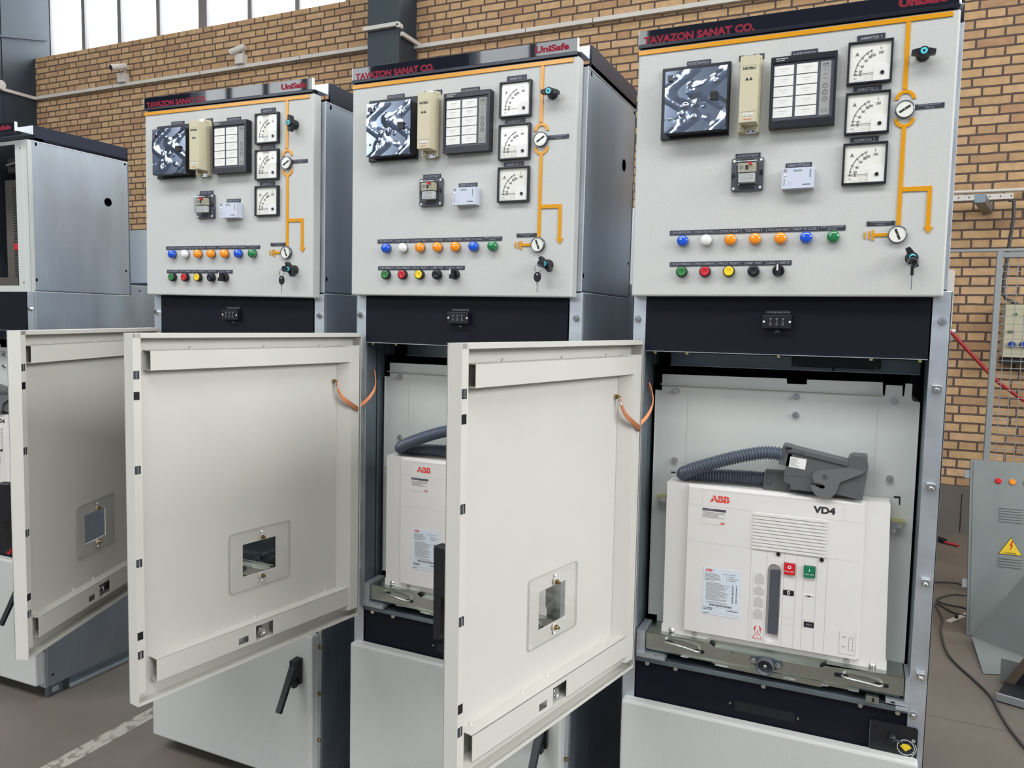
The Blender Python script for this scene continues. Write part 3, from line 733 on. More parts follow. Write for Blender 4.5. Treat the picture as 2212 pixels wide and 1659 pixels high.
def breaker_door(root, th):
    """open door hinged at the cabinet's left; local x = along the door, y = towards its inner face"""
    W, t, zt, zb = 0.6506, 0.0334, -0.1038, -0.8981

    def shell():
        b = MB(); hole = (0.2638, 0.3637, -0.6990, -0.6180)
        b.plate(0, W, zb, zt, [hole], 0.0, 0.002, PAINTIN)
        b.prism([(W, 0), (W, t), (0.6331, t), (0.6331, t - 0.002), (W - 0.002, t - 0.002), (W - 0.002, 0)], -0.8708, zt, PAINTIN, 'z')      # free-side return and lip
        b.box(W - 0.002, W, 0, t, zb, -0.8708, PAINTIN).box(0, 0.002, 0, t, zb, zt, PAINTIN)
        b.prism([(0, zt), (t, zt), (t, zt - 0.0096), (t - 0.002, zt - 0.0096), (t - 0.002, zt - 0.002), (0, zt - 0.002)], 0, W - 0.001, PAINTIN, 'x')
        b.prism([(0, zb), (t, zb), (t, zb + 0.0065), (t - 0.002, zb + 0.0065), (t - 0.002, zb + 0.002), (0, zb + 0.002)], 0, W - 0.001, PAINTIN, 'x')
        b.prism([(0.0075, t), (0.0345, t), (0.0345, t - 0.002), (0.0565, 0.002), (0.0605, 0.002), (0.0605, 0.0035), (0.0368, t + 0.0002), (0.0075, t + 0.0002)][::-1], -0.8742, -0.1369, PAINTIN, 'z')
        b.box(0.0596, 0.0604, 0.0019, 0.0034, -0.83, -0.15, GREYT)
        for z in (-0.36, -0.47, -0.62, -0.19): b.rev((0.0602, 0.0035, z), [(0.0025, 0), (0.001, 0.0015)], PAINTIN, (0, 1, 0), 8)
        return b
    r = part(root, 'breaker_compartment_door', 'door_shell', shell, 0.0012, (0.0007, 0.0081, H), -math.radians(th))

    def chan(z0, z1, a, b_, holes=()):
        m = MB(); m.plate(a, b_, z0, z1, list(holes), 0.0295, 0.0315, PAINTIN); m.box(a, b_, 0.002, 0.0315, z1 - 0.002, z1, PAINTIN).box(a, b_, 0.002, 0.0315, z0, z0 + 0.002, PAINTIN)
        return m
    obj('stiffener_channel', cached('door_chan_top', lambda: chan(-0.1825, -0.1395, 0.0385, 0.6110)), r, bevel=0.0012)

    for z, xs in ((-0.1375, (0.12, 0.3, 0.5)), (-0.8065, (0.1, 0.33, 0.42, 0.58))):
        for x in xs: obj('weld_bead', cached('door_weld', lambda: MB().rev((0, 0.004, 0), [(0.006, -0.004), (0.004, 0.002), (0.001, 0.004)], PAINTIN, (0, 0.6, 1), 8)), r, (x, 0, z))
    bc = obj('stiffener_channel', cached('door_chan_bot', lambda: chan(-0.8605, -0.8090, 0.0310, 0.6065, [(0.2965, 0.3478, -0.8592, -0.8200), (0.3695, 0.3974, -0.8510, -0.8350)])), r, bevel=0.0012)
    obj('round_knob', cached('door_knob', lambda: MB().rev((0.3255, 0.002, -0.8405), [(0.0118, 0), (0.0118, 0.022), (0.0098, 0.0235), (0.0098, 0.022), (0.004, 0.022)], CHROME, (0, 1, 0), 28)), bc)
    for i, (z, dk) in enumerate(((-0.1895, 0), (-0.2327, 1), (-0.3878, 0), (-0.5862, 0), (-0.7438, 1), (-0.7854, 0))):
        def slot(dk=dk):
            b = MB(); b.box(0.6375, 0.6500, t - 0.001, t + 0.0004, -0.0085, 0.0085, BLK)
            if not dk: b.box(0.6405, 0.6495, t, t + 0.0009, -0.0078, 0.0078, INTG); b.cyl((0.6435, t + 0.0004, -0.0075), (0.6435, t + 0.0004, 0.0075), 0.0018, CHROME, 10)
            return b
        o = obj('latch_slot', cached('latch_%d' % dk, slot), r, (0, 0, z))
    def plx(): return MB().rrect(0.2230, 0.4034, -0.7310, -0.5840, 0.009, 0.0022, 0.0062, PLEXI)
    px = obj('inspection_window', cached('door_plexi', plx), r, bevel=0.0006)
    def edge():
        pts = []
        for cx, cz, q0 in ((0.3944, -0.5930, 0), (0.2320, -0.5930, 90), (0.2320, -0.7220, 180), (0.3944, -0.7220, 270)):
            for k in range(5): q = math.radians(q0 + k * 22.5); pts.append((cx + 0.009 * math.cos(q), 0.0052, cz + 0.009 * math.sin(q)))
        return MB().tube(pts + pts[:1], 0.0009, PEDGE, 6)
    obj('window_edge', cached('door_pedge', edge), px)
    for z, s in ((-0.6085, 1), (-0.7065, -1)):
        def bl(s=s):
            b = MB().rev((0.3107, 0.0062, 0), [(0.0072, 0), (0.0072, 0.001)], WHITE, (0, 1, 0)).rev((0.3107, 0.0072, 0), [(0.0055, 0), (0.0055, 0.005)], BRASS, (0, 1, 0), 6, False).rev((0.3107, 0.012, 0), [(0.003, 0), (0.0028, 0.006)], BRASS, (0, 1, 0))
            b.rev((0.3107, 0.0062, 0.013 * s), [(0.0035, 0), (0.0025, 0.002)], WHITE, (0, 1, 0)); return b
        obj('window_bolt', cached('door_wbolt%d' % s, bl), px, (0, 0, z))
    obj('earth_bolt', cached('door_gbolt', lambda: MB().rev((0.0734, 0.002, -0.2339), [(0.008, 0), (0.008, 0.001)], PAINTIN, (0, 1, 0)).rev((0.0734, 0.003, -0.2339), [(0.0062, 0), (0.0062, 0.006)], BRASS, (0, 1, 0), 6, False).rev((0.0734, 0.009, -0.2339), [(0.0035, 0), (0.003, 0.008)], BRASS, (0, 1, 0))), r)
    obj('lever_handle', cached('lever_closed', lambda: MB().box(0.590, 0.614, -0.030, 0, -0.600, -0.472, BLK).box(0.590, 0.614, -0.062, -0.028, -0.570, -0.476, BLK).prism([(-0.062, -0.568), (-0.044, -0.568), (-0.044, -0.640), (-0.050, -0.652), (-0.062, -0.652)], 0.592, 0.612, BLK, 'x')), r, bevel=0.0025)
    a = math.radians(th); e1 = Vector((math.cos(a), -math.sin(a), 0)); e2 = Vector((math.sin(a), math.cos(a), 0)); h = Vector((0.0007, 0.0081, 0))
    D = lambda s, n, z: h + e1 * s + e2 * n + Vector((0, 0, z))
    # copper strap, from the door's bolt to the frame
    P = [D(0.0734, 0.016, -0.2339), D(0.0734, 0.019, -0.250), D(0.066, 0.026, -0.273), D(0.048, 0.036, -0.292), D(0.022, 0.042, -0.309), Vector((0.022, 0.002, -0.311)), Vector((0.040, 0.030, -0.285)), Vector((0.048, 0.050, -0.255)), Vector((0.040, 0.060, -0.225)), Vector((0.0335, 0.065, -0.212))]
    pts = []
    for i in range(len(P) - 1):
        p0, p1, p2, p3 = P[max(i - 1, 0)], P[i], P[i + 1], P[min(i + 2, len(P) - 1)]
        for k in range(5):
            u = k / 5; pts.append(0.5 * (2 * p1 + (p2 - p0) * u + (2 * p0 - 5 * p1 + 4 * p2 - p3) * u * u + (3 * p1 - p0 - 3 * p2 + p3) * u ** 3))
    pts.append(P[-1])
    b = MB()
    for dz in (-0.0045, -0.0015, 0.0015, 0.0045): b.tube([p + Vector((0, 0, dz * (0.4 if i < 3 else 1))) for i, p in enumerate(pts)], 0.0017, COPPER, 6, rad=lambda i: 0.0017 + 0.0003 * (i % 2))
    b.tube([D(0.0734, 0.012, -0.2339), D(0.0734, 0.018, -0.252)], 0.0035, CHROME)
    obj('earthing_braid', b, root, Hv)


# ------------------------------------------------------------------ circuit breaker on its truck
def bars(b, x0, x1, z0, z1, y, n, m, rnd, frac=0.5, wmin=0.5):
    for i in range(n):
        z = z1 - (z1 - z0) * (i + 0.5) / n; h = (z1 - z0) / n * frac * 0.5; w = (x1 - x0) * rnd.uniform(wmin, 1)
        b.box(x0, x0 + w, y - 0.0002, y, z - h, z + h, m)


def abb(b, x0, x1, z0, z1, y, m, bg):
    """red three-letter logotype cut by thin cross lines"""
    w = (x1 - x0); b.text('ABB', (x0 + x1) / 2, (z0 + z1) / 2, y, m, h=z1 - z0, w=w, bold=0.045)
    zc = (z0 + z1) / 2; b.box(x0, x1, y - 0.0002, y - 0.0001, zc - w * 0.009, zc + w * 0.009, bg)
    for c in (0.17, 0.5, 0.845): b.box(x0 + w * c - w * 0.007, x0 + w * c + w * 0.007, y - 0.0002, y - 0.0001, z0, z1, bg)


def truck(r, P):
    # truck: front cross beam, handles, crank socket, guides
    def beam():
        b = MB(); b.prism([(0.0545, -0.8150), (0.2063, -0.8160), (0.2174, -0.8240), (0.4507, -0.8270), (0.4634, -0.8200), (0.6190, -0.8120), (0.6193, -0.8557), (0.0555, -0.8573)][::-1], 0.030, 0.032, ZINC)
        b.box(0.0545, 0.2063, 0.030, 0.120, -0.8175, -0.8155, ZINC).box(0.2174, 0.4507, 0.032, 0.120, -0.8275, -0.8255, ZINC).box(0.4634, 0.6190, 0.030, 0.120, -0.8155, -0.8135, ZINC)
        b.prism([(0.1414, -0.8560), (0.2115, -0.8560), (0.2335, -0.8570), (0.4526, -0.8570), (0.4652, -0.8560), (0.5321, -0.8560), (0.5321, -0.8625), (0.4652, -0.8625), (0.4526, -0.8690), (0.2335, -0.8665), (0.2115, -0.8590), (0.1414, -0.8590)][::-1], 0.026, 0.030, ZINC)
        for x0, x1, z in ((0.1414, 0.160, -0.858), (0.222, 0.252, -0.863), (0.375, 0.4, -0.8625), (0.455, 0.470, -0.8620), (0.510, 0.532, -0.8615)): b.box(x0, x1, 0.022, 0.026, z - 0.001, z, CHROME)
        for x, z in ((0.2600, -0.8290), (0.3330, -0.8290), (0.39, -0.8276)): b.rev((x, 0.030, z), [(0.0014, -0.001), (0.0014, 0.0003)], KTXT, n=8)
        b.rrect(0.097, 0.121, -0.8345, -0.8270, 0.0036, 0.0292, 0.0300, BLK).rrect(0.172, 0.196, -0.8445, -0.8365, 0.0038, 0.0292, 0.0300, BLK)
        b.rrect(0.480, 0.510, -0.8395, -0.8300, 0.0045, 0.0292, 0.0300, BLK).rrect(0.560, 0.590, -0.8440, -0.8355, 0.004, 0.0292, 0.0300, BLK)
        b.box(0.060, 0.613, 0.034, 0.40, -0.862, -0.850, INTG).box(0.2000, 0.4700, 0.046, 0.048, -0.830, -0.812, ZINC)
        b.bolt((0.3902, 0.030, -0.8276), 0.0035, ZINC); return b
    bm_ = P('truck_cross_beam', 'brk_beam', beam, 0.001)
    obj('pull_handle', cached('brk_h1', lambda: MB().tube([(0.100, 0.034, -0.8310), (0.101, 0.020, -0.8290), (0.106, 0.014, -0.8265), (0.150, 0.013, -0.8310), (0.178, 0.014, -0.8360), (0.184, 0.022, -0.8400), (0.185, 0.034, -0.8410)], 0.0036, ZINC, 10)), bm_)
    obj('pull_handle', cached('brk_h2', lambda: MB().tube([(0.497, 0.034, -0.8350), (0.498, 0.020, -0.8340), (0.504, 0.014, -0.8320), (0.540, 0.013, -0.8345), (0.570, 0.014, -0.8370), (0.577, 0.022, -0.8385), (0.578, 0.034, -0.8400)], 0.0038, ZINC, 10)), bm_)
    def crank():
        b = MB().prism([(0.300, -0.8345), (0.3035, -0.8270), (0.3280, -0.8230), (0.3450, -0.8230), (0.3690, -0.8290), (0.3720, -0.8370), (0.3680, -0.8430), (0.3450, -0.8520), (0.3280, -0.8520), (0.3040, -0.8420)][::-1], 0.022, 0.030, INTG)
        b.rev((0.3356, 0.022, -0.8387), [(0.0190, 0), (0.0200, 0.018), (0.0185, 0.021), (0.0165, 0.021), (0.0155, 0.006), (0.006, 0.006)], DGREY, n=32)
        b.rev((0.3356, 0.018, -0.8387), [(0.006, 0), (0.0052, 0.010), (0.0025, 0.011)], CHROME, n=16).bolt((0.3093, 0.022, -0.8349), 0.0055, CHROME).bolt((0.3624, 0.022, -0.8362), 0.0055, CHROME); return b
    obj('crank_socket', cached('brk_crank', crank), bm_)
    P('truck_guide', 'brk_gl', lambda: MB().box(0.0335, 0.0530, 0.020, 0.10, -0.8650, -0.8110, GALV).prism([(0.035, -0.8750), (0.035, -0.8640), (0.100, -0.8640), (0.105, -0.8690), (0.105, -0.8750)][::-1], 0.016, 0.10, GALV).box(0.078, 0.092, 0.0156, 0.016, -0.8650, -0.8640, BLK).box(0.070, 0.090, 0.016, 0.05, -0.8645, -0.8636, GALV), 0.001)
    P('truck_guide', 'brk_gr', lambda: MB().box(0.6210, 0.6295, 0.020, 0.10, -0.8650, -0.8110, GALV).box(0.5850, 0.6290, 0.022, 0.10, -0.8740, -0.8650, GALV).box(0.5460, 0.5720, 0.018, 0.05, -0.8790, -0.8645, ZINC).box(0.558, 0.563, 0.0175, 0.018, -0.876, -0.867, BLK).box(0.605, 0.6295, 0.018, 0.05, -0.8830, -0.8760, GALV).box(0.5950, 0.6030, 0.0215, 0.022, -0.872, -0.868, BLK), 0.001)


def breaker(c, label, bare=False):
    r = thing('circuit_breaker', label, 'circuit breaker', cabM(c), 'circuit breakers standing in the open compartments')
    P = lambda n, k, f, bv=None, par=r, loc=Hv: obj(n, cached(k, f), par, loc, bv)

    def plate_():
        # shield plate behind the breaker, notched top edge, folded ledge
        b = MB(); yf = 0.110
        b.prism([(0.0553, -0.228), (0.040, -0.228), (0.040, -0.800), (0.062, -0.800), (0.062, -0.815), (0.6225, -0.815), (0.6225, -0.790), (0.6225, -0.225), (0.6092, -0.2234), (0.6060, -0.2150), (0.6060, -0.1856), (0.5929, -0.1856), (0.5910, -0.2140), (0.5880, -0.2140), (0.5870, -0.1907),
                 (0.5541, -0.1905), (0.5530, -0.2140), (0.5490, -0.2140), (0.5475, -0.1850), (0.3904, -0.1863), (0.3903, -0.1975), (0.3473, -0.1980), (0.3461, -0.1860), (0.0553, -0.1880)][::-1], yf, yf + 0.002, PAINTD)
        b.box(0.0530, 0.5440, yf - 0.010, yf, -0.2130, -0.2115, PAINTD)
        b.box(0.0395, 0.0415, yf - 0.003, yf + 0.25, -0.800, -0.2275, PAINTD); b.box(0.6210, 0.6230, yf - 0.003, yf + 0.25, -0.810, -0.226, PAINTD)
        b.box(0.1200, 0.1204, yf - 0.0004, yf, -0.44, -0.235, GREYT).box(0.5402, 0.5406, yf - 0.0004, yf, -0.425, -0.234, GREYT)
        b.add([(0.5402, yf - 0.0004, -0.425), (0.5406, yf - 0.0004, -0.425), (0.5600, yf - 0.0004, -0.4402), (0.5596, yf - 0.0004, -0.4404)], [(0, 3, 2, 1)], GREYT)
        b.box(0.5600, 0.5830, yf - 0.0004, yf, -0.4404, -0.4400, GREYT)
        b.prism([(0.5830, -0.437), (0.5960, -0.437), (0.5960, -0.456), (0.5930, -0.456), (0.5930, -0.441), (0.5830, -0.441)], yf - 0.0008, yf - 0.0001, BLK); b.box(0.0850, 0.0960, yf - 0.0008, yf, -0.4330, -0.4295, BLK)
        return b
    def screw():
        pts = [Vector((0.395, 0.06 + k * 0.0025, -0.805)) for k in range(140)]
        return MB().tube(pts, 0.01, INTG, 12, rad=lambda i: 0.0105 if i % 6 < 4 else 0.0075)
    if bare:
        P('lead_screw', 'brk_screw', screw)
        P('shelf_beam', 'brk_shelf', lambda: MB().box(0.05, 0.62, 0.30, 0.303, -0.770, -0.700, GALVD).box(0.05, 0.62, 0.14, 0.16, -0.835, -0.828, GALVD).rev((0.25, 0.299, -0.72), [(0.004, 0), (0.004, 0.001)], BLK).rev((0.27, 0.299, -0.722), [(0.004, 0), (0.004, 0.001)], BLK))
        truck(r, P); return r
    sp = P('shield_plate', 'brk_plate', plate_, 0.0008)
    for x, z in ((0.0918, -0.2273), (0.3688, -0.2263), (0.3694, -0.2698), (0.5708, -0.2248), (0.0932, -0.4001), (0.5726, -0.3993)):
        obj('plate_bolt', cached('brk_pbolt', lambda: MB().bolt((0, 0, 0), 0.0062, CHROME, h=0.007)), sp, (x, 0.110, z))
    P('side_bracket', 'brk_bracket_r', lambda: MB().box(0.580, 0.606, 0.080, 0.11, -0.4885, -0.4870, NYEL).box(0.580, 0.604, 0.104, 0.11, -0.508, -0.4885, GALV).bolt((0.597, 0.104, -0.498), 0.005, CHROME).bolt((0.585, 0.08, -0.508), 0.004, CHROME))
    P('side_bracket', 'brk_bracket_l', lambda: MB().box(0.056, 0.080, 0.080, 0.11, -0.4905, -0.489, NYEL).box(0.056, 0.078, 0.104, 0.11, -0.508, -0.490, GALV).bolt((0.068, 0.104, -0.4985), 0.005, CHROME))

    def body():
        b = MB(); b.prism([(0.0890, -0.4433), (0.5740, -0.4433), (0.5815, -0.7920), (0.5845, -0.7920), (0.5850, -0.8160), (0.0873, -0.8160), (0.0873, -0.7960), (0.0905, -0.7960)][::-1], 0.050, 0.108, BRK)
        return b
    bd = P('breaker_housing', 'brk_body', body, 0.002)
    for x, z in ((0.1125, -0.8090), (0.5566, -0.8090)): obj('housing_screw', cached('brk_hscrew', lambda: MB().rev((0, 0, 0), [(0.0075, -0.001), (0.0075, 0.0006), (0.0055, 0.001), (0.0045, 0.004), (0.002, 0.005)], CHROME)), bd, (x, 0.050, z))
    for x in (0.1666, 0.5035): obj('housing_boss', cached('brk_boss', lambda: MB().ring((0, 0.0005, 0), 0.0068, 0.0055, 0.0012, BRKG).rev((0, 0, 0), [(0.0045, 0), (0.004, 0.001)], BRKG)), bd, (x, 0.050, -0.8080))

    def cover():
        b = MB(); X0, X1, Z0, Z1 = 0.1438, 0.5225, -0.7977, -0.4489
        # pockets: vents, control recess
        b.plate(X0, X1, Z0, Z1, [(0.3290, 0.3590, -0.7925, -0.6075)], 0.040, 0.052, BRK)
        b.add([(X0, 0.0402, Z1), (X1, 0.0402, Z1), (X1 + 0.004, 0.0505, Z1 + 0.006), (X0 - 0.002, 0.0505, Z1 + 0.006)], [(0, 1, 2, 3)], BRK)
        b.add([(X0, 0.0402, Z1), (X0 - 0.002, 0.0505, Z1 + 0.006), (X0 - 0.004, 0.0505, Z0), (X0, 0.0402, Z0)], [(0, 1, 2, 3)], BRK)
        b.add([(X1, 0.0402, Z1), (X1, 0.0402, Z0), (X1 + 0.0065, 0.0505, Z0), (X1 + 0.004, 0.0505, Z1 + 0.006)], [(0, 1, 2, 3)], BRK)
        y = 0.0398
        L = lambda a, b_, c_, d: b.box(a, b_, y, 0.0401, c_, d, BRKG)
        L(X0, X1, -0.4900, -0.4896); L(X0, 0.2914, -0.5779, -0.5775); L(0.4530, X1, -0.5779, -0.5775)
        for x in (0.1765, 0.4840): L(x, x + 0.0003, -0.4890, -0.4525)
        L(0.1765, 0.4840, -0.4527, -0.4524)
        for x in (0.2916, 0.3265, 0.3640, 0.3905, 0.4070, 0.4335, 0.4550): L(x, x + 0.0006, -0.7960, -0.5780)
        for z in (-0.7275, -0.7446): L(0.364, 0.3905, z, z + 0.0004)
        for z in (-0.6262, -0.6765, -0.7265, -0.742): L(0.407, 0.4335, z, z + 0.0004)
        for z in (-0.6262, -0.662, -0.677): L(0.364, 0.3905, z, z + 0.0004)
        return b
    cv = P('front_cover', 'brk_cover', cover)

    def vents():
        b = MB()
        for k in range(11):
            z = -0.4925 - k * 0.0078; b.rrect(0.2925, 0.4515, z - 0.0060, z, 0.0029, 0.0368, 0.040, BRK)
        return b
    obj('vent_ribs', cached('brk_vents', vents), cv, bevel=0.0006)
    def lg():
        b = MB(); abb(b, 0.1943, 0.2384, -0.4790, -0.4628, 0.0396, REDT, BRK); return b
    obj('maker_logo', cached('brk_logo', lg), cv)
    obj('type_lettering', cached('brk_vd4', lambda: MB().text('VD4', 0.4427, -0.4707, 0.0396, KTXT, h=0.0160, w=0.0455, bold=0.045)), cv)

    def st1():
        rnd = random.Random(2); b = MB().box(0.1771, 0.2314, 0.0394, 0.0399, -0.5320, -0.4948, BRK).box(0.1771, 0.2314, 0.0391, 0.0394, -0.5010, -0.4950, DGREY)
        bars(b, 0.1785, 0.2290, -0.5175, -0.5030, 0.0393, 5, GREYT, rnd, 0.45, 0.7)
        b.text('Medium Voltage Service', 0.1785, -0.4980, 0.0389, WTXT, h=0.0022, align='L'); b.text('ABB', 0.2240, -0.5280, 0.0391, REDT, h=0.0042, bold=0.04); return b
    obj('service_sticker', cached('brk_st1', st1), cv)

    def st2():
        rnd = random.Random(3); y = 0.0393; b = MB().box(0.1850, 0.2710, y, 0.0399, -0.7500, -0.6365, PAPER)
        abb(b, 0.1890, 0.2060, -0.6460, -0.6390, y - 0.0002, REDT, PAPER)
        b.text('Vacuum circuit-breaker', 0.2450, -0.6475, y - 0.0002, KTXT, h=0.0022)
        bars(b, 0.1885, 0.2340, -0.6680, -0.6490, y, 6, GREYT, rnd, 0.5, 0.5); bars(b, 0.2430, 0.2680, -0.6640, -0.6510, y, 3, GREYT, rnd, 0.4, 0.5)
        for x in (0.2390,): b.box(x, x + 0.0003, y - 0.0002, y, -0.6660, -0.6480, KTXT)
        bars(b, 0.1920, 0.2480, -0.7150, -0.6710, y, 15, GREYT, rnd, 0.5, 0.5); bars(b, 0.2520, 0.2560, -0.7150, -0.6710, y, 13, KTXT, rnd, 0.5, 0.6); bars(b, 0.2610, 0.2640, -0.7150, -0.6710, y, 13, KTXT, rnd, 0.5, 0.6)
        bars(b, 0.1930, 0.2450, -0.7215, -0.7175, y, 2, GREYT, rnd, 0.5, 0.8)
        x = 0.201
        while x < 0.252: w = rnd.uniform(0.0004, 0.0012); b.box(x, x + w, y - 0.0002, y, -0.7275, -0.7235, KTXT); x += w + rnd.uniform(0.0004, 0.0009)
        for z in (-0.7305, -0.7440): b.box(0.186, 0.270, y - 0.0002, y, z, z + 0.0003, GREYT)
        for x in (0.2130, 0.2410): b.box(x, x + 0.0003, y - 0.0002, y, -0.7440, -0.7305, GREYT)
        bars(b, 0.1875, 0.2110, -0.7390, -0.7320, y, 2, KTXT, rnd, 0.4, 0.8); bars(b, 0.2430, 0.2680, -0.7360, -0.7330, y, 1, KTXT, rnd, 0.5, 0.9); bars(b, 0.187, 0.202, -0.7480, -0.7455, y, 1, KTXT, rnd, 0.5, 0.9)
        return b
    obj('rating_plate', cached('brk_st2', st2), cv)

    def st3():
        rnd = random.Random(4); y = 0.0394; b = MB().box(0.2985, 0.3255, y, 0.0399, -0.7905, -0.6290, BRK)
        z = -0.6335
        for n in (12, 10, 11, 11):
            for k in range(n):
                w = min(0.0045 + k * 0.0025, 0.0115) * (rnd.uniform(0.85, 1)); b.box(0.312 - w, 0.312 + w, y - 0.0002, y, z - 0.0006, z + 0.0002, GREYT); z -= 0.0023
            z -= 0.003
        for s_, x in ((1, 0.3060), (-1, 0.3195)):
            pts = [(0.002, 0.0085), (-0.003, 0.0), (0.0004, 0.0008), (-0.0015, -0.0085), (0.0035, 0.002), (0.0006, 0.0012), (0.0045, 0.0085)]
            b.prism([(x + s_ * p, -0.7665 + q) for p, q in pts][::s_], y - 0.0003, y, REDP)
        b.prism([(0.3015, -0.7885), (0.3235, -0.7885), (0.3125, -0.7695)], y - 0.0002, y, REDP); b.prism([(0.3038, -0.7872), (0.3212, -0.7872), (0.3125, -0.7722)], y - 0.0004, y - 0.0002, WHITE)
        b.box(0.3118, 0.3132, y - 0.0006, y - 0.0004, -0.7832, -0.7765, REDP).box(0.3118, 0.3132, y - 0.0006, y - 0.0004, -0.7858, -0.7843, REDP); return b
    obj('warning_sticker', cached('brk_st3', st3), cv)
    obj('charging_lever', cached('brk_lever', lambda: MB().rrect(0.3305, 0.3575, -0.7910, -0.6085, 0.0125, 0.051, 0.053, BRKG).box(0.3345, 0.3550, 0.042, 0.051, -0.7730, -0.6225, DGREY)), cv, bevel=0.001)
    obj('slot_rim', cached('brk_rim', lambda: MB().rrect(0.3290, 0.3590, -0.7925, -0.6075, 0.0, 0.0498, 0.0499, BRK) if False else MB().prism([(0.3290, -0.6075), (0.3290, -0.6205), (0.3325, -0.6120), (0.3380, -0.6085), (0.3440, -0.6075)], 0.040, 0.050, BRK).prism([(0.3590, -0.6075), (0.3590, -0.6205), (0.3555, -0.6120), (0.3500, -0.6085), (0.3440, -0.6075)], 0.040, 0.050, BRK)
        .prism([(0.3290, -0.7925), (0.3290, -0.7795), (0.3325, -0.7880), (0.3380, -0.7915), (0.3440, -0.7925)], 0.040, 0.050, BRK).prism([(0.3590, -0.7925), (0.3590, -0.7795), (0.3555, -0.7880), (0.3500, -0.7915), (0.3440, -0.7925)], 0.040, 0.050, BRK)), cv)
    for x, z in ((0.3507, -0.5826), (0.4426, -0.5828)): obj('cap_screw', cached('brk_cap', lambda: MB().rev((0, 0, 0), [(0.0045, 0), (0.0045, 0.003), (0.0028, 0.0035), (0.0025, 0.0015)], BLK)), cv, (x, 0.0400, z))
    def pb(x0, x1, z0, z1, m, key, t, d=0.006):
        def f():
            b = MB().box(x0 - 0.0007, x1 + 0.0007, 0.0394, 0.040, z0 - 0.0007, z1 + 0.0007, BLK).box(x0, x1, 0.040 - d, 0.0394, z0, z1, m); y = 0.0398 - d
            if t == 'O': b.ring(((x0 + x1) / 2, y, z1 - 0.0078), 0.0039, 0.0022, 0.0002, WTXT).text('Push OFF', (x0 + x1) / 2, z0 + 0.0075, y, WTXT, h=0.0032, w=0.0200)
            if t == 'I': b.box((x0 + x1) / 2 - 0.0008, (x0 + x1) / 2 + 0.0008, y, y + 0.0001, z1 - 0.0115, z1 - 0.0050, WTXT).text('Push ON', (x0 + x1) / 2, z0 + 0.0072, y, WTXT, h=0.0032, w=0.0185)
            return b
        return f
    obj('off_button', cached('brk_off', pb(0.3648, 0.3876, -0.6258, -0.6005, REDP, 'off', 'O')), cv, bevel=0.0006)
    obj('on_button', cached('brk_on', pb(0.4070, 0.4300, -0.6258, -0.6008, GRNP, 'on', 'I')), cv, bevel=0.0006)
    def posf():
        b = MB().box(0.3648, 0.3880, 0.0396, 0.0399, -0.6755, -0.6635, BLK).ring((0.3765, 0.0395, -0.6680), 0.0034, 0.0020, 0.0002, WTXT); b.text('OFF', 0.3765, -0.6735, 0.0394, WTXT, h=0.0018, w=0.006); return b
    obj('position_flag', cached('brk_pos', posf), cv)
    def spr():
        b = MB().box(0.4075, 0.4320, 0.0396, 0.0399, -0.6763, -0.6640, WHITE); y = 0.0395
        b.box(0.4150, 0.4240, y - 0.0001, y, -0.6715, -0.6695, KTXT)
        for k in range(4): b.box(0.416 + k * 0.002, 0.4168 + k * 0.002, y - 0.0001, y, -0.6735, -0.6675, KTXT)
        b.ring((0.4125, y, -0.6705), 0.0024, 0.0017, 0.0002, KTXT, a0=90, a1=330).ring((0.4270, y, -0.6705), 0.0024, 0.0017, 0.0002, KTXT, a0=-150, a1=90); return b
    obj('spring_indicator', cached('brk_spr', spr), cv)
    obj('operation_counter', cached('brk_cnt', lambda: MB().box(0.4122, 0.4330, 0.0385, 0.0399, -0.7412, -0.7293, BLK).text('00025', 0.4226, -0.7352, 0.0382, LTXT, h=0.0042, w=0.0125)), cv)
    def keyp():
        b = MB().box(0.4873, 0.5200, 0.0394, 0.0399, -0.7890, -0.7385, BRK); y = 0.0392
        for a, b_, c_, d in ((0.4873, 0.5200, -0.7390, -0.7386), (0.4873, 0.5200, -0.7890, -0.7886), (0.4873, 0.4877, -0.7890, -0.7385), (0.5196, 0.5200, -0.7890, -0.7385)): b.box(a, b_, y + 0.0001, 0.0394, c_, d, BRKG)
        for k in range(4):
            z = -0.7787 + k * 0.0073; b.box(0.5064, 0.5070, y, 0.0394, z, z + 0.0055, KTXT).box(0.5144, 0.5150, y, 0.0394, z, z + 0.0055, KTXT)
        b.box(0.5064, 0.5150, y, 0.0394, -0.7502, -0.7497, KTXT).box(0.5064, 0.5150, y, 0.0394, -0.7790, -0.7785, KTXT)
        for z in (-0.752, -0.774): b.box(0.492, 0.500, y, 0.0394, z, z + 0.003, BRKG)
        return b
    obj('lock_cover_plate', cached('brk_keyp', keyp), cv)
    P('cable_base', 'brk_cb', lambda: MB().rrect(0.3090, 0.3700, -0.4440, -0.4000, 0.004, 0.066, 0.104, PLUG).box(0.3150, 0.3260, 0.0648, 0.066, -0.4290, -0.4140, DGREY).box(0.3180, 0.3235, 0.0640, 0.0650, -0.4250, -0.4180, PLUG).prism([(0.365, -0.4430), (0.455, -0.4430), (0.455, -0.4260), (0.365, -0.4260)], 0.070, 0.104, PLUG), 0.0015)

    # corrugated hose
    def hose():
        C = [(0.352, 0.049, -0.3560), (0.335, 0.048, -0.3530), (0.3100, 0.046, -0.3535), (0.2852, 0.045, -0.3585), (0.2530, 0.045, -0.3675), (0.2196, 0.046, -0.3790), (0.1850, 0.048, -0.3925), (0.1520, 0.052, -0.4065), (0.1290, 0.060, -0.4190),
             (0.1225, 0.072, -0.4250), (0.1330, 0.084, -0.4272), (0.1594, 0.088, -0.4265), (0.2041, 0.088, -0.4235), (0.2545, 0.088, -0.4215), (0.2900, 0.086, -0.4205), (0.3120, 0.086, -0.4205)]
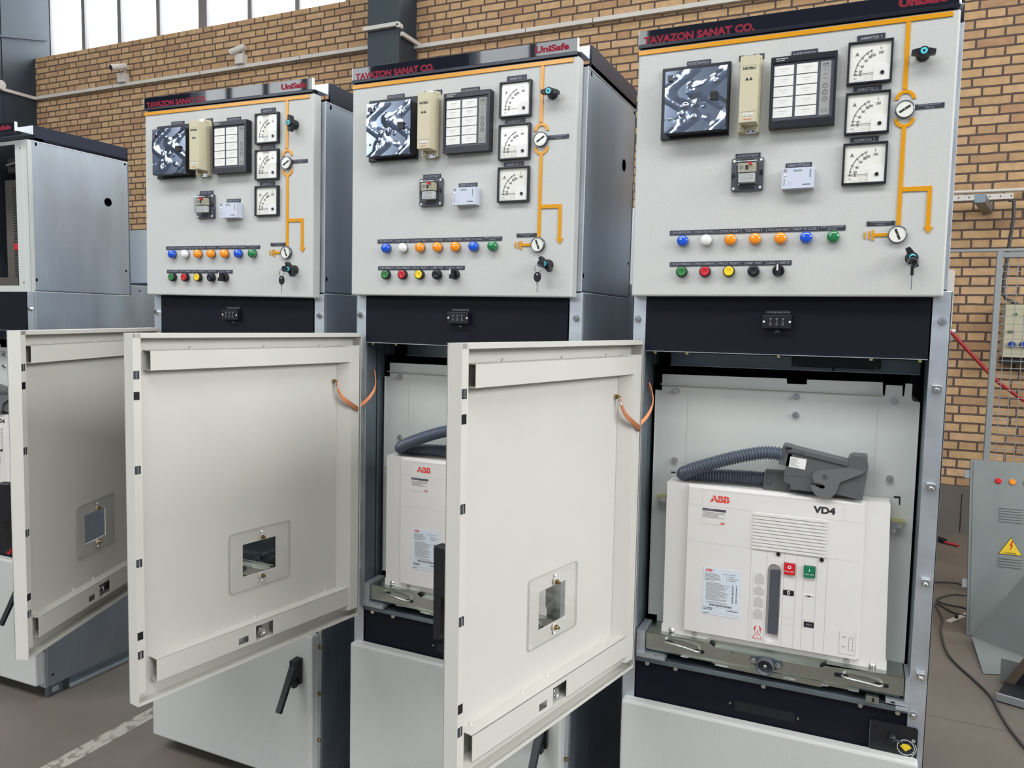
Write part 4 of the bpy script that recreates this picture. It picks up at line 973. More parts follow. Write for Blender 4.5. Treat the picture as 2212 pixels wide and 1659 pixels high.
        C = [Vector(p) for p in C]; pts = []
        for i in range(len(C) - 1):
            p0, p1, p2, p3 = C[max(i - 1, 0)], C[i], C[i + 1], C[min(i + 2, len(C) - 1)]
            for k in range(30):
                u = k / 30; pts.append(0.5 * (2 * p1 + (p2 - p0) * u + (2 * p0 - 5 * p1 + 4 * p2 - p3) * u * u + (3 * p1 - p0 - 3 * p2 + p3) * u ** 3))
        res = [pts[0]]; acc = 0; st = 0.0066 / 6
        for a, b_ in zip(pts, pts[1:]):
            d = (b_ - a).length
            while acc + d >= st:
                f = (st - acc) / d; a = a + (b_ - a) * f; res.append(a); d = (b_ - a).length; acc = 0
            acc += d
        R = lambda i: 0.0143 + 0.0019 * math.cos(2 * math.pi * i / 6)
        return MB().tube(res, 0.015, HOSE, 18, rad=R)
    P('control_hose', 'brk_hose', hose)

    def plugf():
        b = MB()
        b.prism([(0.3422, -0.3744), (0.3491, -0.3490), (0.3700, -0.3500), (0.3700, -0.3800)][::-1], 0.036, 0.066, PLUG)
        b.prism([(0.3500, -0.3330), (0.3514, -0.3316), (0.3660, -0.3338), (0.3740, -0.3365), (0.4851, -0.3570), (0.4880, -0.3470), (0.4962, -0.3425), (0.5239, -0.3433), (0.5235, -0.3560), (0.5266, -0.3640), (0.5184, -0.4379), (0.5100, -0.4385), (0.4560, -0.4290), (0.4133, -0.4310), (0.3700, -0.4300), (0.3700, -0.4200), (0.3550, -0.4137), (0.3560, -0.3900), (0.3620, -0.3492), (0.3500, -0.3480)][::-1], 0.036, 0.086, PLUG)
        b.prism([(0.3600, -0.3330), (0.3660, -0.3338), (0.3740, -0.3365), (0.4851, -0.3570), (0.4850, -0.3660), (0.3740, -0.3460), (0.3600, -0.3440)][::-1], 0.032, 0.037, PLUG)
        b.box(0.3560, 0.3690, 0.031, 0.033, -0.3395, -0.3350, BLK)
        for k in range(4): b.box(0.384 + k * 0.0035, 0.386 + k * 0.0035, 0.0312, 0.0322, -0.3455 - k * 0.0006, -0.3415 - k * 0.0006, DGREY)
        b.box(0.3555, 0.515, 0.0352, 0.036, -0.3985, -0.3965, PLUG)
        return b
    pg = P('control_plug', 'brk_plug', plugf, 0.0012)
    def lev():
        pts = [(0.4145, -0.3960), (0.4180, -0.3860), (0.4260, -0.3810), (0.4888, -0.3700), (0.5190, -0.3750), (0.5150, -0.3800), (0.4720, -0.4030), (0.4690, -0.4120), (0.4660, -0.4250), (0.4580, -0.4370), (0.4450, -0.4420), (0.4320, -0.4410), (0.4216, -0.4349), (0.4135, -0.4220), (0.4118, -0.4144), (0.4200, -0.4150), (0.4330, -0.4215), (0.4410, -0.4200), (0.4415, -0.4150), (0.4350, -0.4110), (0.4200, -0.4085)]
        b = MB().prism(pts[::-1], 0.0300, 0.0350, PLUGL); b.rrect(0.4310, 0.4425, -0.4205, -0.4135, 0.0034, 0.0340, 0.0358, HOLE).prism([(0.4120, -0.4125), (0.4330, -0.4165), (0.4330, -0.4190), (0.4120, -0.4145)][::-1], 0.0345, 0.0358, HOLE); b.rev((0.4408, 0.0300, -0.3940), [(0.0052, 0), (0.0048, 0.001), (0.0032, 0.001), (0.0028, 0.0002)], DGREY); return b
    obj('plug_lever', cached('brk_lev', lev), pg, bevel=0.0006)
    def stk():
        rnd = random.Random(9); b = MB(); b.T = Matrix.Translation((0.3825, 0, -0.3700)) @ Matrix.Rotation(math.radians(6), 4, 'Y')
        b.box(-0.0170, 0.0175, 0.0354, 0.0359, -0.0110, 0.0125, WHITE); bars(b, -0.0150, 0.0050, -0.0085, 0.0105, 0.0354, 7, GREYT, rnd, 0.4, 0.5); return b
    obj('plug_sticker', cached('brk_stk', stk), pg)

    truck(r, P)
    return r


# ------------------------------------------------------------------ cabinet
def cabinet(c, label, door=None, control=True, lock_ang=(0, 50)):
    r = thing('switchgear_cabinet', label, 'electrical cabinet', cabM(c), 'switchgear cabinets in a row')
    P = lambda n, k, f, bv=None, par=r, loc=Hv: obj(n, cached(k, f), par, loc, bv)
    zf = -H
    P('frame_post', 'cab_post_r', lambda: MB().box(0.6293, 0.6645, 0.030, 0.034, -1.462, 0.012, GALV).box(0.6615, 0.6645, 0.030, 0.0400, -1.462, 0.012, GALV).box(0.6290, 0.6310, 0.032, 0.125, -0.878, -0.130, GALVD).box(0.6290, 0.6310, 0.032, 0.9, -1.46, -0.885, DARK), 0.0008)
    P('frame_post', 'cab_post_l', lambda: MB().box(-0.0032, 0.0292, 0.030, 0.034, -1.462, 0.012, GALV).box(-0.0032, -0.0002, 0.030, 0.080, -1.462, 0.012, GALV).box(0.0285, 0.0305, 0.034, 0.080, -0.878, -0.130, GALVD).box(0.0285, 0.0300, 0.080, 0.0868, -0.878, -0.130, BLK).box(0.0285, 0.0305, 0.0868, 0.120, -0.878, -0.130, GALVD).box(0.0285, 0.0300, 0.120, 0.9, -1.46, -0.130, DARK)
      .box(0.0300, 0.0312, 0.034, 0.120, -0.143, -0.130, GALVD).box(0.0300, 0.0320, 0.125, 0.170, -0.166, -0.130, GALVD), 0.0008)
    P('side_panel', 'cab_side_r', lambda: MB().box(0.6535, 0.6550, 0.040, 0.445, -1.462, 0.014, GALVS).box(0.6535, 0.6550, 0.445, 1.20, -1.462, 0.056, GALVS).box(0.6530, 0.6558, 0.040, 0.445, 0.0120, 0.0145, EDGEW).box(0.6530, 0.6558, 0.445, 1.2, 0.0545, 0.0568, EDGEW).rev((0.6552, 0.49, 0.035), [(0.004, 0), (0.004, 0.0004)], BLK, (1, 0, 0))
      .rev((0.6551, 0.065, -1.425), [(0.005, 0), (0.005, 0.0004)], BLK, (1, 0, 0)))
    P('side_panel', 'cab_side_l', lambda: MB().box(0.008, 0.0095, 0.040, 1.20, -1.462, 0.014, GALVS))
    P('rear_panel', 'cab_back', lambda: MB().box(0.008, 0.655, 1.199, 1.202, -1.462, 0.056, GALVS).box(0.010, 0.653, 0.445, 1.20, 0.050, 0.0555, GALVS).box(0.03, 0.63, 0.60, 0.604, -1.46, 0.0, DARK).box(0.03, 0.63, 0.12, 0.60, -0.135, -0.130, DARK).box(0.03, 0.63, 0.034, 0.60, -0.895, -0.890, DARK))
    P('base_rail', 'cab_base', lambda: MB().box(0.010, 0.656, 0.100, 0.125, -1.503, -1.462, GALVD).box(0.635, 0.656, 0.045, 0.125, -1.503, -1.462, GALVD).box(0.010, 0.030, 0.095, 0.125, -1.503, -1.462, GALVD).box(0.6000, 0.658, 0.126, 1.18, -1.490, -1.464, GALVD).box(0.010, 0.060, 0.126, 1.18, -1.490, -1.464, GALVD).box(0.640, 0.668, 0.126, 1.18, -1.503, -1.490, GALV).box(0.000, 0.030, 0.126, 1.18, -1.503, -1.490, GALV).box(0.6552, 0.6575, 0.060, 0.085, -1.492, -1.474, GALV), 0.001)
    # front boards
    P('voltage_indicator_panel', 'cab_vpanel', lambda: MB().box(0.0294, 0.6260, 0.029, 0.032, -0.1275, 0.010, BLACKP))
    P('panel_edge', 'cab_vflange', lambda: MB().box(0.0294, 0.6260, 0.020, 0.032, -0.1292, -0.1280, GALV))
    for x in (0.055, 0.130, 0.333, 0.520, 0.612):
        P('hanging_nut', 'cab_nut', lambda: MB().rev((0, 0, 0), [(0.0036, 0), (0.0036, 0.005)], NYEL, (0, 0, -1), 6, False), loc=(x, 0.028, H - 0.1295))
    vp = P('voltage_indicator', 'cab_vpis', lambda: MB().box(0.2962, 0.3572, 0.014, 0.029, -0.0702, -0.0404, BLK), 0.001)
    def vh():
        b = MB()
        for x in (0.3135, 0.3265, 0.3395):
            for z, rr in ((-0.0495, 0.0027), (-0.0615, 0.0031)): b.rev((x, 0.0142, z), [(rr, 0), (rr, 0.0012), (rr * 0.6, 0.0012)], DGREY, n=12)
            b.box(x - 0.0012, x + 0.0012, 0.0132, 0.014, -0.059, -0.052, DGREY).rev((x, 0.0128, -0.0495), [(0.001, 0), (0.001, 0.0004)], LTXT, n=8)
        return b
    obj('test_socket', cached('cab_vph', vh), vp)
    for x in (0.2995, 0.3540): obj('screw', cached('cab_vps', lambda: MB().rev((0, 0.0138, -0.0555), [(0.0025, 0), (0.002, 0.001)], WHITE)), vp, (x, 0, 0))
    def vlab(vl):
        b = MB()
        for t, x0, x1, z0, z1 in (vl,):
            b.box(x0, x1, 0.0280, 0.029, z0, z1, CHAR).box(x0 + 0.0006, x1 - 0.0006, 0.0278, 0.0281, z0 + 0.0006, z1 - 0.0006, BLACKP); b.text(t, (x0 + x1) / 2, (z0 + z1) / 2, 0.0276, LTXT, h=0.0042, w=0.0031 * len(t) - 0.003, bold=0.01)
        return b
    for vl in (('VOLTAGE INDICATOR', 0.3005, 0.3545, -0.0388, -0.0300), ('VPIS', 0.3000, 0.3546, -0.0818, -0.0725)): P('nameplate', 'cab_vlab' + vl[0], lambda: vlab(vl))
    P('upper_cross_beam', 'cab_beam', lambda: MB().box(0.0558, 0.6262, 0.20, 0.203, -0.1690, -0.1300, GALVD).box(0.0558, 0.6262, 0.192, 0.203, -0.1700, -0.1685, GALV))
    P('shutter_switch', 'cab_dev', lambda: MB().box(0.3512, 0.5434, 0.165, 0.20, -0.1600, -0.1300, BLK).box(0.3560, 0.3640, 0.163, 0.165, -0.1600, -0.152, DGREY).box(0.530, 0.538, 0.163, 0.165, -0.1600, -0.152, DGREY).box(0.440, 0.446, 0.198, 0.2, -0.17, -0.16, BLK), 0.0015)
    P('lower_cover', 'cab_lower', lambda: MB().box(0.0310, 0.6290, 0.036, 0.040, -1.460, -0.8900, BLACKP).box(0.2700, 0.4030, 0.0352, 0.036, -0.968, -0.9585 + 0.013, BLK))
    P('sill', 'cab_sill', lambda: MB().box(0.0292, 0.6293, 0.026, 0.110, -0.8905, -0.8790, GALVD), 0.0008)
    for x in (0.0591, 0.1287, 0.3321, 0.5365, 0.6102): P('sill_bolt', 'cab_sbolt', lambda: MB().rev((0, 0, 0), [(0.0066, 0), (0.0066, 0.003), (0.0045, 0.005)], CHROME), loc=(x, 0.034, H - 0.8955))
    for x, z in ((0.2584, -0.9545), (0.4095, -0.9573)): P('cover_screw', 'cab_cscrew', lambda: MB().rev((0, 0, 0), [(0.003, 0), (0.002, 0.002)], CHROME), loc=(x, 0.036, H + z))

    def esp():
        b = MB(); b.rrect(0.5575, 0.6512, -0.9905, -0.9190, 0.006, 0.0262, 0.0270, LTXT); b.rrect(0.5580, 0.6508, -0.9900, -0.9186, 0.006, 0.0254, 0.0263, BLK)
        y = 0.0250; b.ring((0.6292, y, -0.9655), 0.0172, 0.0160, 0.0003, WTXT).ring((0.6430, y, -0.9480), 0.0032, 0.0020, 0.0003, WTXT)
        b.ring((0.6292, y, -0.9655), 0.0205, 0.0193, 0.0003, WTXT, a0=-55, a1=30)
        b.rev((0.6292, y, -0.9655), [(0.0155, -0.0001), (0.0155, 0.0001)], BLKG); b.prism([(0.6180, -0.9640), (0.6292, -0.9740), (0.6404, -0.9640), (0.6340, -0.9580), (0.6240, -0.9580)][::-1], y - 0.0008, y - 0.0002, WARNY)
        b.box(0.6390, 0.6460, y - 0.0002, y, -0.9850, -0.9843, WTXT).box(0.6405, 0.6445, y - 0.0002, y, -0.9862, -0.9855, WTXT).box(0.6421, 0.6428, y - 0.0002, y, -0.9843, -0.981, WTXT)
        b.rev((0.6010, y, -0.9480), [(0.009, 0), (0.008, 0.010), (0.004, 0.014)], BLK); b.box(0.601, 0.622, y - 0.012, y - 0.010, -0.9505, -0.9475, DGREY)
        return b
    P('earthing_switch_plate', 'cab_esp', esp)
    bz = [(0.6479, -0.0495), (0.0099, -0.0543), (0.6398, -0.8940)]
    for x, z in bz: P('frame_bolt', 'cab_fbolt', lambda: MB().bolt((0, 0, 0), 0.0068, CHROME, h=0.008), loc=(x, 0.030, H + z))
    for x, z in ((0.6452, -0.1892), (0.6459, -0.3945), (0.6470, -0.5984), (0.6489, -0.8021)):
        P('door_catch_bolt', 'cab_cbolt', lambda: MB().box(-0.0085, 0.0085, -0.012, 0, -0.0075, 0.0085, CHROME).rev((0, -0.012, -0.001), [(0.0055, 0), (0.0050, 0.008), (0.0035, 0.009)], CHROME, n=10), 0.002, loc=(x, 0.030, H + z))
    # bottom door
    def bdoor(): return MB().box(0.0050, 0.6530, 0.0, 0.034, -1.4480, -0.9850, PAINT)
    bd = P('cable_compartment_door', 'cab_bdoor', bdoor, 0.006)
    hd = handle(bd, 'lever_handle', 0.6080, 0.0, -1.057, 0.062, 'open')
    for z in (-1.0268, -1.1696, -1.3136): P('side_bolt', 'cab_sb', lambda: MB().bolt((0, 0, 0), 0.005, BRASS, (0, -1, 0)), loc=(0.6585, 0.030, H + z))
    # control compartment shell
    P('control_compartment', 'cab_lv%d' % control, lambda: (MB().box(0.008, 0.6545, 0.0375, 0.040, 0.016, 0.547, GALV) if control else MB()).box(0.6535, 0.6550, 0.040, 0.445, 0.018, 0.547, GALVS).box(0.008, 0.0095, 0.040, 0.445, 0.018, 0.547, GALVS).box(0.008, 0.655, 0.443, 0.445, 0.018, 0.547, GALVS).box(0.008, 0.655, 0.040, 0.445, 0.545, 0.548, GALVS).box(0.008, 0.655, 0.040, 0.445, 0.016, 0.0185, GALVS)
      .box(0.6528, 0.6562, 0.040, 0.447, 0.0160, 0.0195, GALVD).box(0.6528, 0.6560, 0.038, 0.447, 0.5462, 0.5486, EDGEW).box(0.6535, 0.6556, 0.0385, 0.0405, 0.016, 0.547, EDGEW).box(0.6528, 0.6562, 0.444, 0.447, 0.018, 0.547, GALVD))
    for y, z, a, b_ in ((0.0625, 0.5375, 0.0035, 0.0065), (0.432, 0.5375, 0.0045, 0.0045), (0.351, 0.376, 0.0165, 0.0165), (0.050, 0.0551, 0.0035, 0.0065), (0.427, 0.1135, 0.004, 0.004)):
        def hole(a=a, b_=b_):
            return MB().prism([(a * math.cos(q * math.pi / 12), b_ * math.sin(q * math.pi / 12)) for q in range(24)], 0.0, 0.0006, HOLE, 'x')
        P('cable_hole', 'cab_hole_%.4f_%.4f' % (a, b_), hole, loc=(0.6550, y, H + z))
    P('roof_beam', 'cab_roof', lambda: MB().box(0.006, 0.656, 0.058, 0.445, 0.5500, 0.5600, NAVY).box(0.650, 0.656, 0.058, 0.445, 0.5500, 0.6030, NAVY).box(0.006, 0.012, 0.058, 0.445, 0.5500, 0.6030, NAVY).box(0.006, 0.656, 0.441, 0.445, 0.55, 0.603, NAVY))
    hs = P('header_sign', 'cab_hdr', lambda: MB().box(0.0015, 0.6405, -0.0030, -0.0005, 0.5712, 0.6015, GLOSSB), 0.0004)
    obj('sign_frame', cached('cab_hdrf', lambda: MB().box(0.0, 0.0015, -0.0036, 0.006, 0.5705, 0.6022, WHITE).box(0.6405, 0.6428, -0.0036, 0.006, 0.5705, 0.6022, WHITE).box(0.0, 0.6428, -0.0005, 0.0015, 0.5705, 0.6026, CHROME).box(0.0, 0.6428, -0.0040, 0.020, 0.5635, 0.5708, LIPM)
        .box(0.0, 0.6500, 0.0, 0.058, 0.5700, 0.5715, GALV).box(0.0, 0.6500, 0.0560, 0.058, 0.5700, 0.6020, EDGEW)), hs, bevel=0.0006)
    y = -0.0033
    obj('maker_lettering', cached('cab_hdrt', lambda: MB().text('TAVAZON SANAT CO.', 0.0120, 0.5790, y, MARO, h=0.0165, w=0.2430, align='L', bold=0.03).text('TAVAZON SANAT CO.', 0.0117, 0.5790, y + 0.0001, MARL, h=0.0172, w=0.2437, align='L', bold=0.045)), hs)
    obj('model_lettering', cached('cab_hdru', lambda: MB().text('UniSafe', 0.6205, 0.5858, y, MARO, h=0.0155, w=0.0860, align='R', bold=0.035).text('UniSafe', 0.6208, 0.5858, y + 0.0001, MARL, h=0.0161, w=0.0867, align='R', bold=0.05)), hs)
    P('duct_cover', 'cab_duct', lambda: MB().box(0.05, 0.61, 0.60, 1.15, 0.062, 0.300, PIPEW).box(0.05, 0.61, 0.597, 0.60, 0.056, 0.075, GALVD), 0.003)
    if control:
        cdoor = P('control_door', 'cab_cdoor', lambda: MB().box(0.0, 0.6450, 0.0, 0.035, 0.0, 0.5620, PAINT), 0.004)
        mimic(r)
        protection_relay(r); test_block(r); alarm(r); lockout(r); ctb(r)
        for z in (0.4333, 0.3322, 0.2302): ammeter(r, z)
        NP = [('PROTECTION RELAY', 0.1125, 0.1652, 0.5112, 0.5222), ('TEST BLOCK RELAY', 0.2256, 0.2780, 0.5100, 0.5211), ('ALARM WINDOW', 0.3335, 0.3856, 0.5045, 0.5176), ('AMMETER 1', 0.4602, 0.5125, 0.5192, 0.5330), ('AMMETER 2', 0.4583, 0.5110, 0.4182, 0.4304), ('AMMETER 3', 0.4573, 0.5107, 0.3162, 0.3280),
              ('LOCKOUT RELAY', 0.2265, 0.2790, 0.3010, 0.3112), ('CURRENT TEST BLOCK', 0.3318, 0.3844, 0.2740, 0.2838), ('POSITION INDICATOR\nFOR C.B', 0.5736, 0.6260, 0.3748, 0.3842), ('POSITION INDICATOR\nFOR E.S', 0.4968, 0.5496, 0.1458, 0.1547)]
        for t, a, b_, z0, z1 in NP: P('nameplate', 'np_' + t, lambda: nameplate(t, a, b_, z0, z1))
        P('nameplate_strip', 'strip_lamps', lambda: strip(LAMPS, 0.0867, 0.4567, 0.1388, 0.1488)); P('nameplate_strip', 'strip_btn', lambda: strip(BUTTONS, 0.0890, 0.3530, 0.0678, 0.0776))
        for x, k, t in LAMPS:
            lp = P('indicator_lamp', 'lamp_base', lambda: MB().rev((0, 0, 0), [(0.0125, 0), (0.0125, 0.003), (0.0118, 0.004)], DGREY), loc=(x, 0, H + 0.1246))
            obj('lens', cached('lens_' + k, lambda: MB().rev((0, -0.004, 0), [(0.0126, 0), (0.0128, 0.006), (0.0118, 0.0095), (0.0095, 0.0118), (0.005, 0.0130), (0.001, 0.0133)], LED[k], n=28)), lp)
        for x, k, t in BUTTONS:
            if k:
                bt = P('push_button', 'btn_base', lambda: MB().rev((0, 0, 0), [(0.0122, 0), (0.0128, 0.010), (0.0122, 0.0125), (0.0108, 0.0125)], BLK, n=28), loc=(x, 0, H + 0.0548))
                obj('button_cap', cached('btn_' + k, lambda: MB().rev((0, -0.0115, 0), [(0.0106, 0), (0.0106, 0.0015), (0.0098, 0.0025), (0.0058, 0.0025), (0.0045, 0.0018), (0.001, 0.0018)], BTN[k], n=28)), bt)
            else:
                sw = P('selector_switch', 'sel_base', lambda: MB().rev((0, 0, 0), [(0.0122, 0), (0.0128, 0.010), (0.0122, 0.013), (0.010, 0.013)], BLK, n=28), loc=(x, 0, H + 0.0550))
                obj('switch_knob', cached('sel_knob', lambda: MB().box(-0.0030, 0.0050, -0.030, -0.012, -0.0118, 0.0118, BLK).box(-0.0022, 0.0012, -0.0304, -0.030, -0.001, 0.0120, WHITE)), sw, bevel=0.001)
        indicator(r, 0.5556, 0.3762, 58); indicator(r, 0.5552, 0.1265, -22)
        lock(r, 0.5826, 0.4795, lock_ang[0]); lock(r, 0.5836, 0.0781, lock_ang[1])
    else:
        # open control compartment: painted door frame, wiring ducts inside
        P('compartment_frame', 'cab_openf', lambda: MB().plate(0.008, 0.655, 0.012, 0.548, [(0.052, 0.589, 0.034, 0.535)], 0.030, 0.034, PAINTD).box(0.652, 0.656, 0.030, 0.045, 0.012, 0.548, PAINTD).box(0.6298, 0.6302, 0.0295, 0.030, 0.012, 0.548, WHITE).box(0.587, 0.589, 0.034, 0.06, 0.034, 0.535, PAINTD)
          .rev((0.615, 0.030, 0.520), [(0.003, 0), (0.003, 0.0003)], BLK).rev((0.615, 0.030, 0.045), [(0.003, 0), (0.003, 0.0003)], BLK))
        def ducts():
            b = MB(); b.box(0.03, 0.63, 0.395, 0.40, 0.03, 0.54, DARK)
            b.box(0.012, 0.62, 0.04, 0.44, 0.0195, 0.03, DARK)
            b.box(0.270, 0.346, 0.20, 0.28, 0.05, 0.455, DUCTG)
            for k in range(34): b.box(0.315, 0.347, 0.1985, 0.2, 0.075 + k * 0.0105, 0.0795 + k * 0.0105, BLK)
            b.box(0.05, 0.346, 0.19, 0.28, 0.038, 0.075, DUCTG)
            return b
        P('wiring_duct', 'cab_duct_in', ducts, 0.002)
        P('red_push_knob', 'cab_redk', lambda: MB().rev((0, 0, 0), [(0.006, 0), (0.006, 0.012), (0.011, 0.014), (0.011, 0.022), (0.008, 0.024)], REDP), loc=(0.500, 0.036, H - 0.958))
        def tb():
            b = MB(); b.box(0.36, 0.575, 0.20, 0.24, 0.034, 0.062, BLK)
            for k in range(8): b.rev((0.37 + k * 0.027, 0.20, 0.048), [(0.004, 0), (0.003, 0.002)], CHROME)
            return b
        P('terminal_strip', 'cab_tb', tb)
        P('wiring_connector', 'cab_conn', lambda: MB().box(0.44, 0.56, 0.10, 0.14, 0.455, 0.510, BLK).tube([(0.45, 0.09, 0.482), (0.50, 0.085, 0.485), (0.55, 0.09, 0.500)], 0.004, CHROME).rev((0.51, 0.098, 0.478), [(0.010, 0), (0.008, 0.006)], CHROME).rev((0.53, 0.098, 0.497), [(0.006, 0), (0.005, 0.006)], BRASS), 0.002)
        P('wiring_connector', 'cab_red', lambda: MB().box(0.340, 0.365, 0.18, 0.20, 0.18, 0.205, REDP), 0.002)
    if door: 
        breaker_door(r, door)
        for z in (-0.20, -0.27, -0.40, -0.48, -0.60, -0.69, -0.80):
            P('door_hinge', 'cab_hinge', lambda: MB().box(-0.0075, 0.0030, 0.0100, 0.030, -0.018, 0.018, PAINTIN).cyl((-0.0068, 0.012, -0.018), (-0.0068, 0.012, 0.018), 0.0045, GREYT, 12), loc=(0, 0, H + z))
    return r


def key_set(c, label, front):
    r = thing('key_ring', label, 'key', cabM(c) @ Matrix.Translation((0.5836, -0.034, H + 0.0781)), 'keys hanging in the lower door locks')
    if front:
        obj('inserted_key', MB().box(-0.0012, 0.0012, -0.006, 0.004, -0.004, 0.004, CHROME).rev((0, -0.006, -0.004), [(0.006, 0), (0.006, 0.0035)], BLK, (0, -1, 0)), r, bevel=0.0004)
        obj('split_ring', MB().ring((0, -0.0085, -0.012), 0.0095, 0.0082, 0.0014, CHROME), r)
        obj('key_bow', MB().rrect(-0.0028, 0.0028, -0.038, -0.017, 0.0025, -0.010, -0.0065, BLK), r, bevel=0.0006)
        obj('key_blade', MB().box(-0.0009, 0.0009, -0.009, -0.0075, -0.066, -0.037, CHROME), r)
    else:
        obj('inserted_key', MB().box(-0.0012, 0.0012, -0.006, 0.004, -0.004, 0.004, CHROME).rev((-0.003, -0.006, 0), [(0.0085, 0), (0.0085, 0.004)], BLK, (0, -1, 0)), r, bevel=0.0004)
        obj('split_ring', MB().ring((-0.009, -0.0105, -0.012), 0.0095, 0.0082, 0.0014, CHROME), r)
        b = MB(); b.rev((0, 0, 0), [(0.009, 0), (0.009, 0.0035)], BLK); b.v = [(x - 0.010, y - 0.0085, z * 1.35 - 0.032) for x, y, z in b.v]
        b.rev((-0.010, -0.0122, -0.026), [(0.0018, 0), (0.0018, 0.0003)], WHITE, n=10)
        obj('key_bow', b, r, bevel=0.0006)
        obj('key_blade', MB().box(-0.0118, -0.0082, -0.0115, -0.0095, -0.050, -0.043, CHROME).box(-0.0108, -0.0092, -0.0112, -0.0098, -0.068, -0.050, CHROME), r)


cabinet(3, 'rightmost light grey switchgear cabinet, its middle door swung open to the left', door=103.23, lock_ang=(4, 25 + 40))
cabinet(2, 'middle light grey switchgear cabinet between the two open breaker doors', door=98.84, lock_ang=(4, 52))
cabinet(1, 'grey switchgear cabinet second from left, breaker bay hidden by an open door', door=68.54, lock_ang=(90, 62))
cabinet(0, 'leftmost galvanised cabinet with its control door missing and wiring visible', control=False)
breaker(3, 'white breaker fully visible in the rightmost cabinet, grey hose on top')
breaker(2, 'white breaker in the middle cabinet, right half hidden by the open door')
breaker(1, 'bare breaker truck with lead screw, seen only through the second door window', True)
breaker(0, 'white breaker at the left picture edge in the leftmost cabinet')
key_set(3, 'key hanging straight down on a ring from the rightmost cabinet lower lock', True)
key_set(2, 'black-headed keys hanging from the middle cabinet lower lock', False)
key_set(1, 'black-headed keys hanging from the lower lock of the second cabinet from left', False)


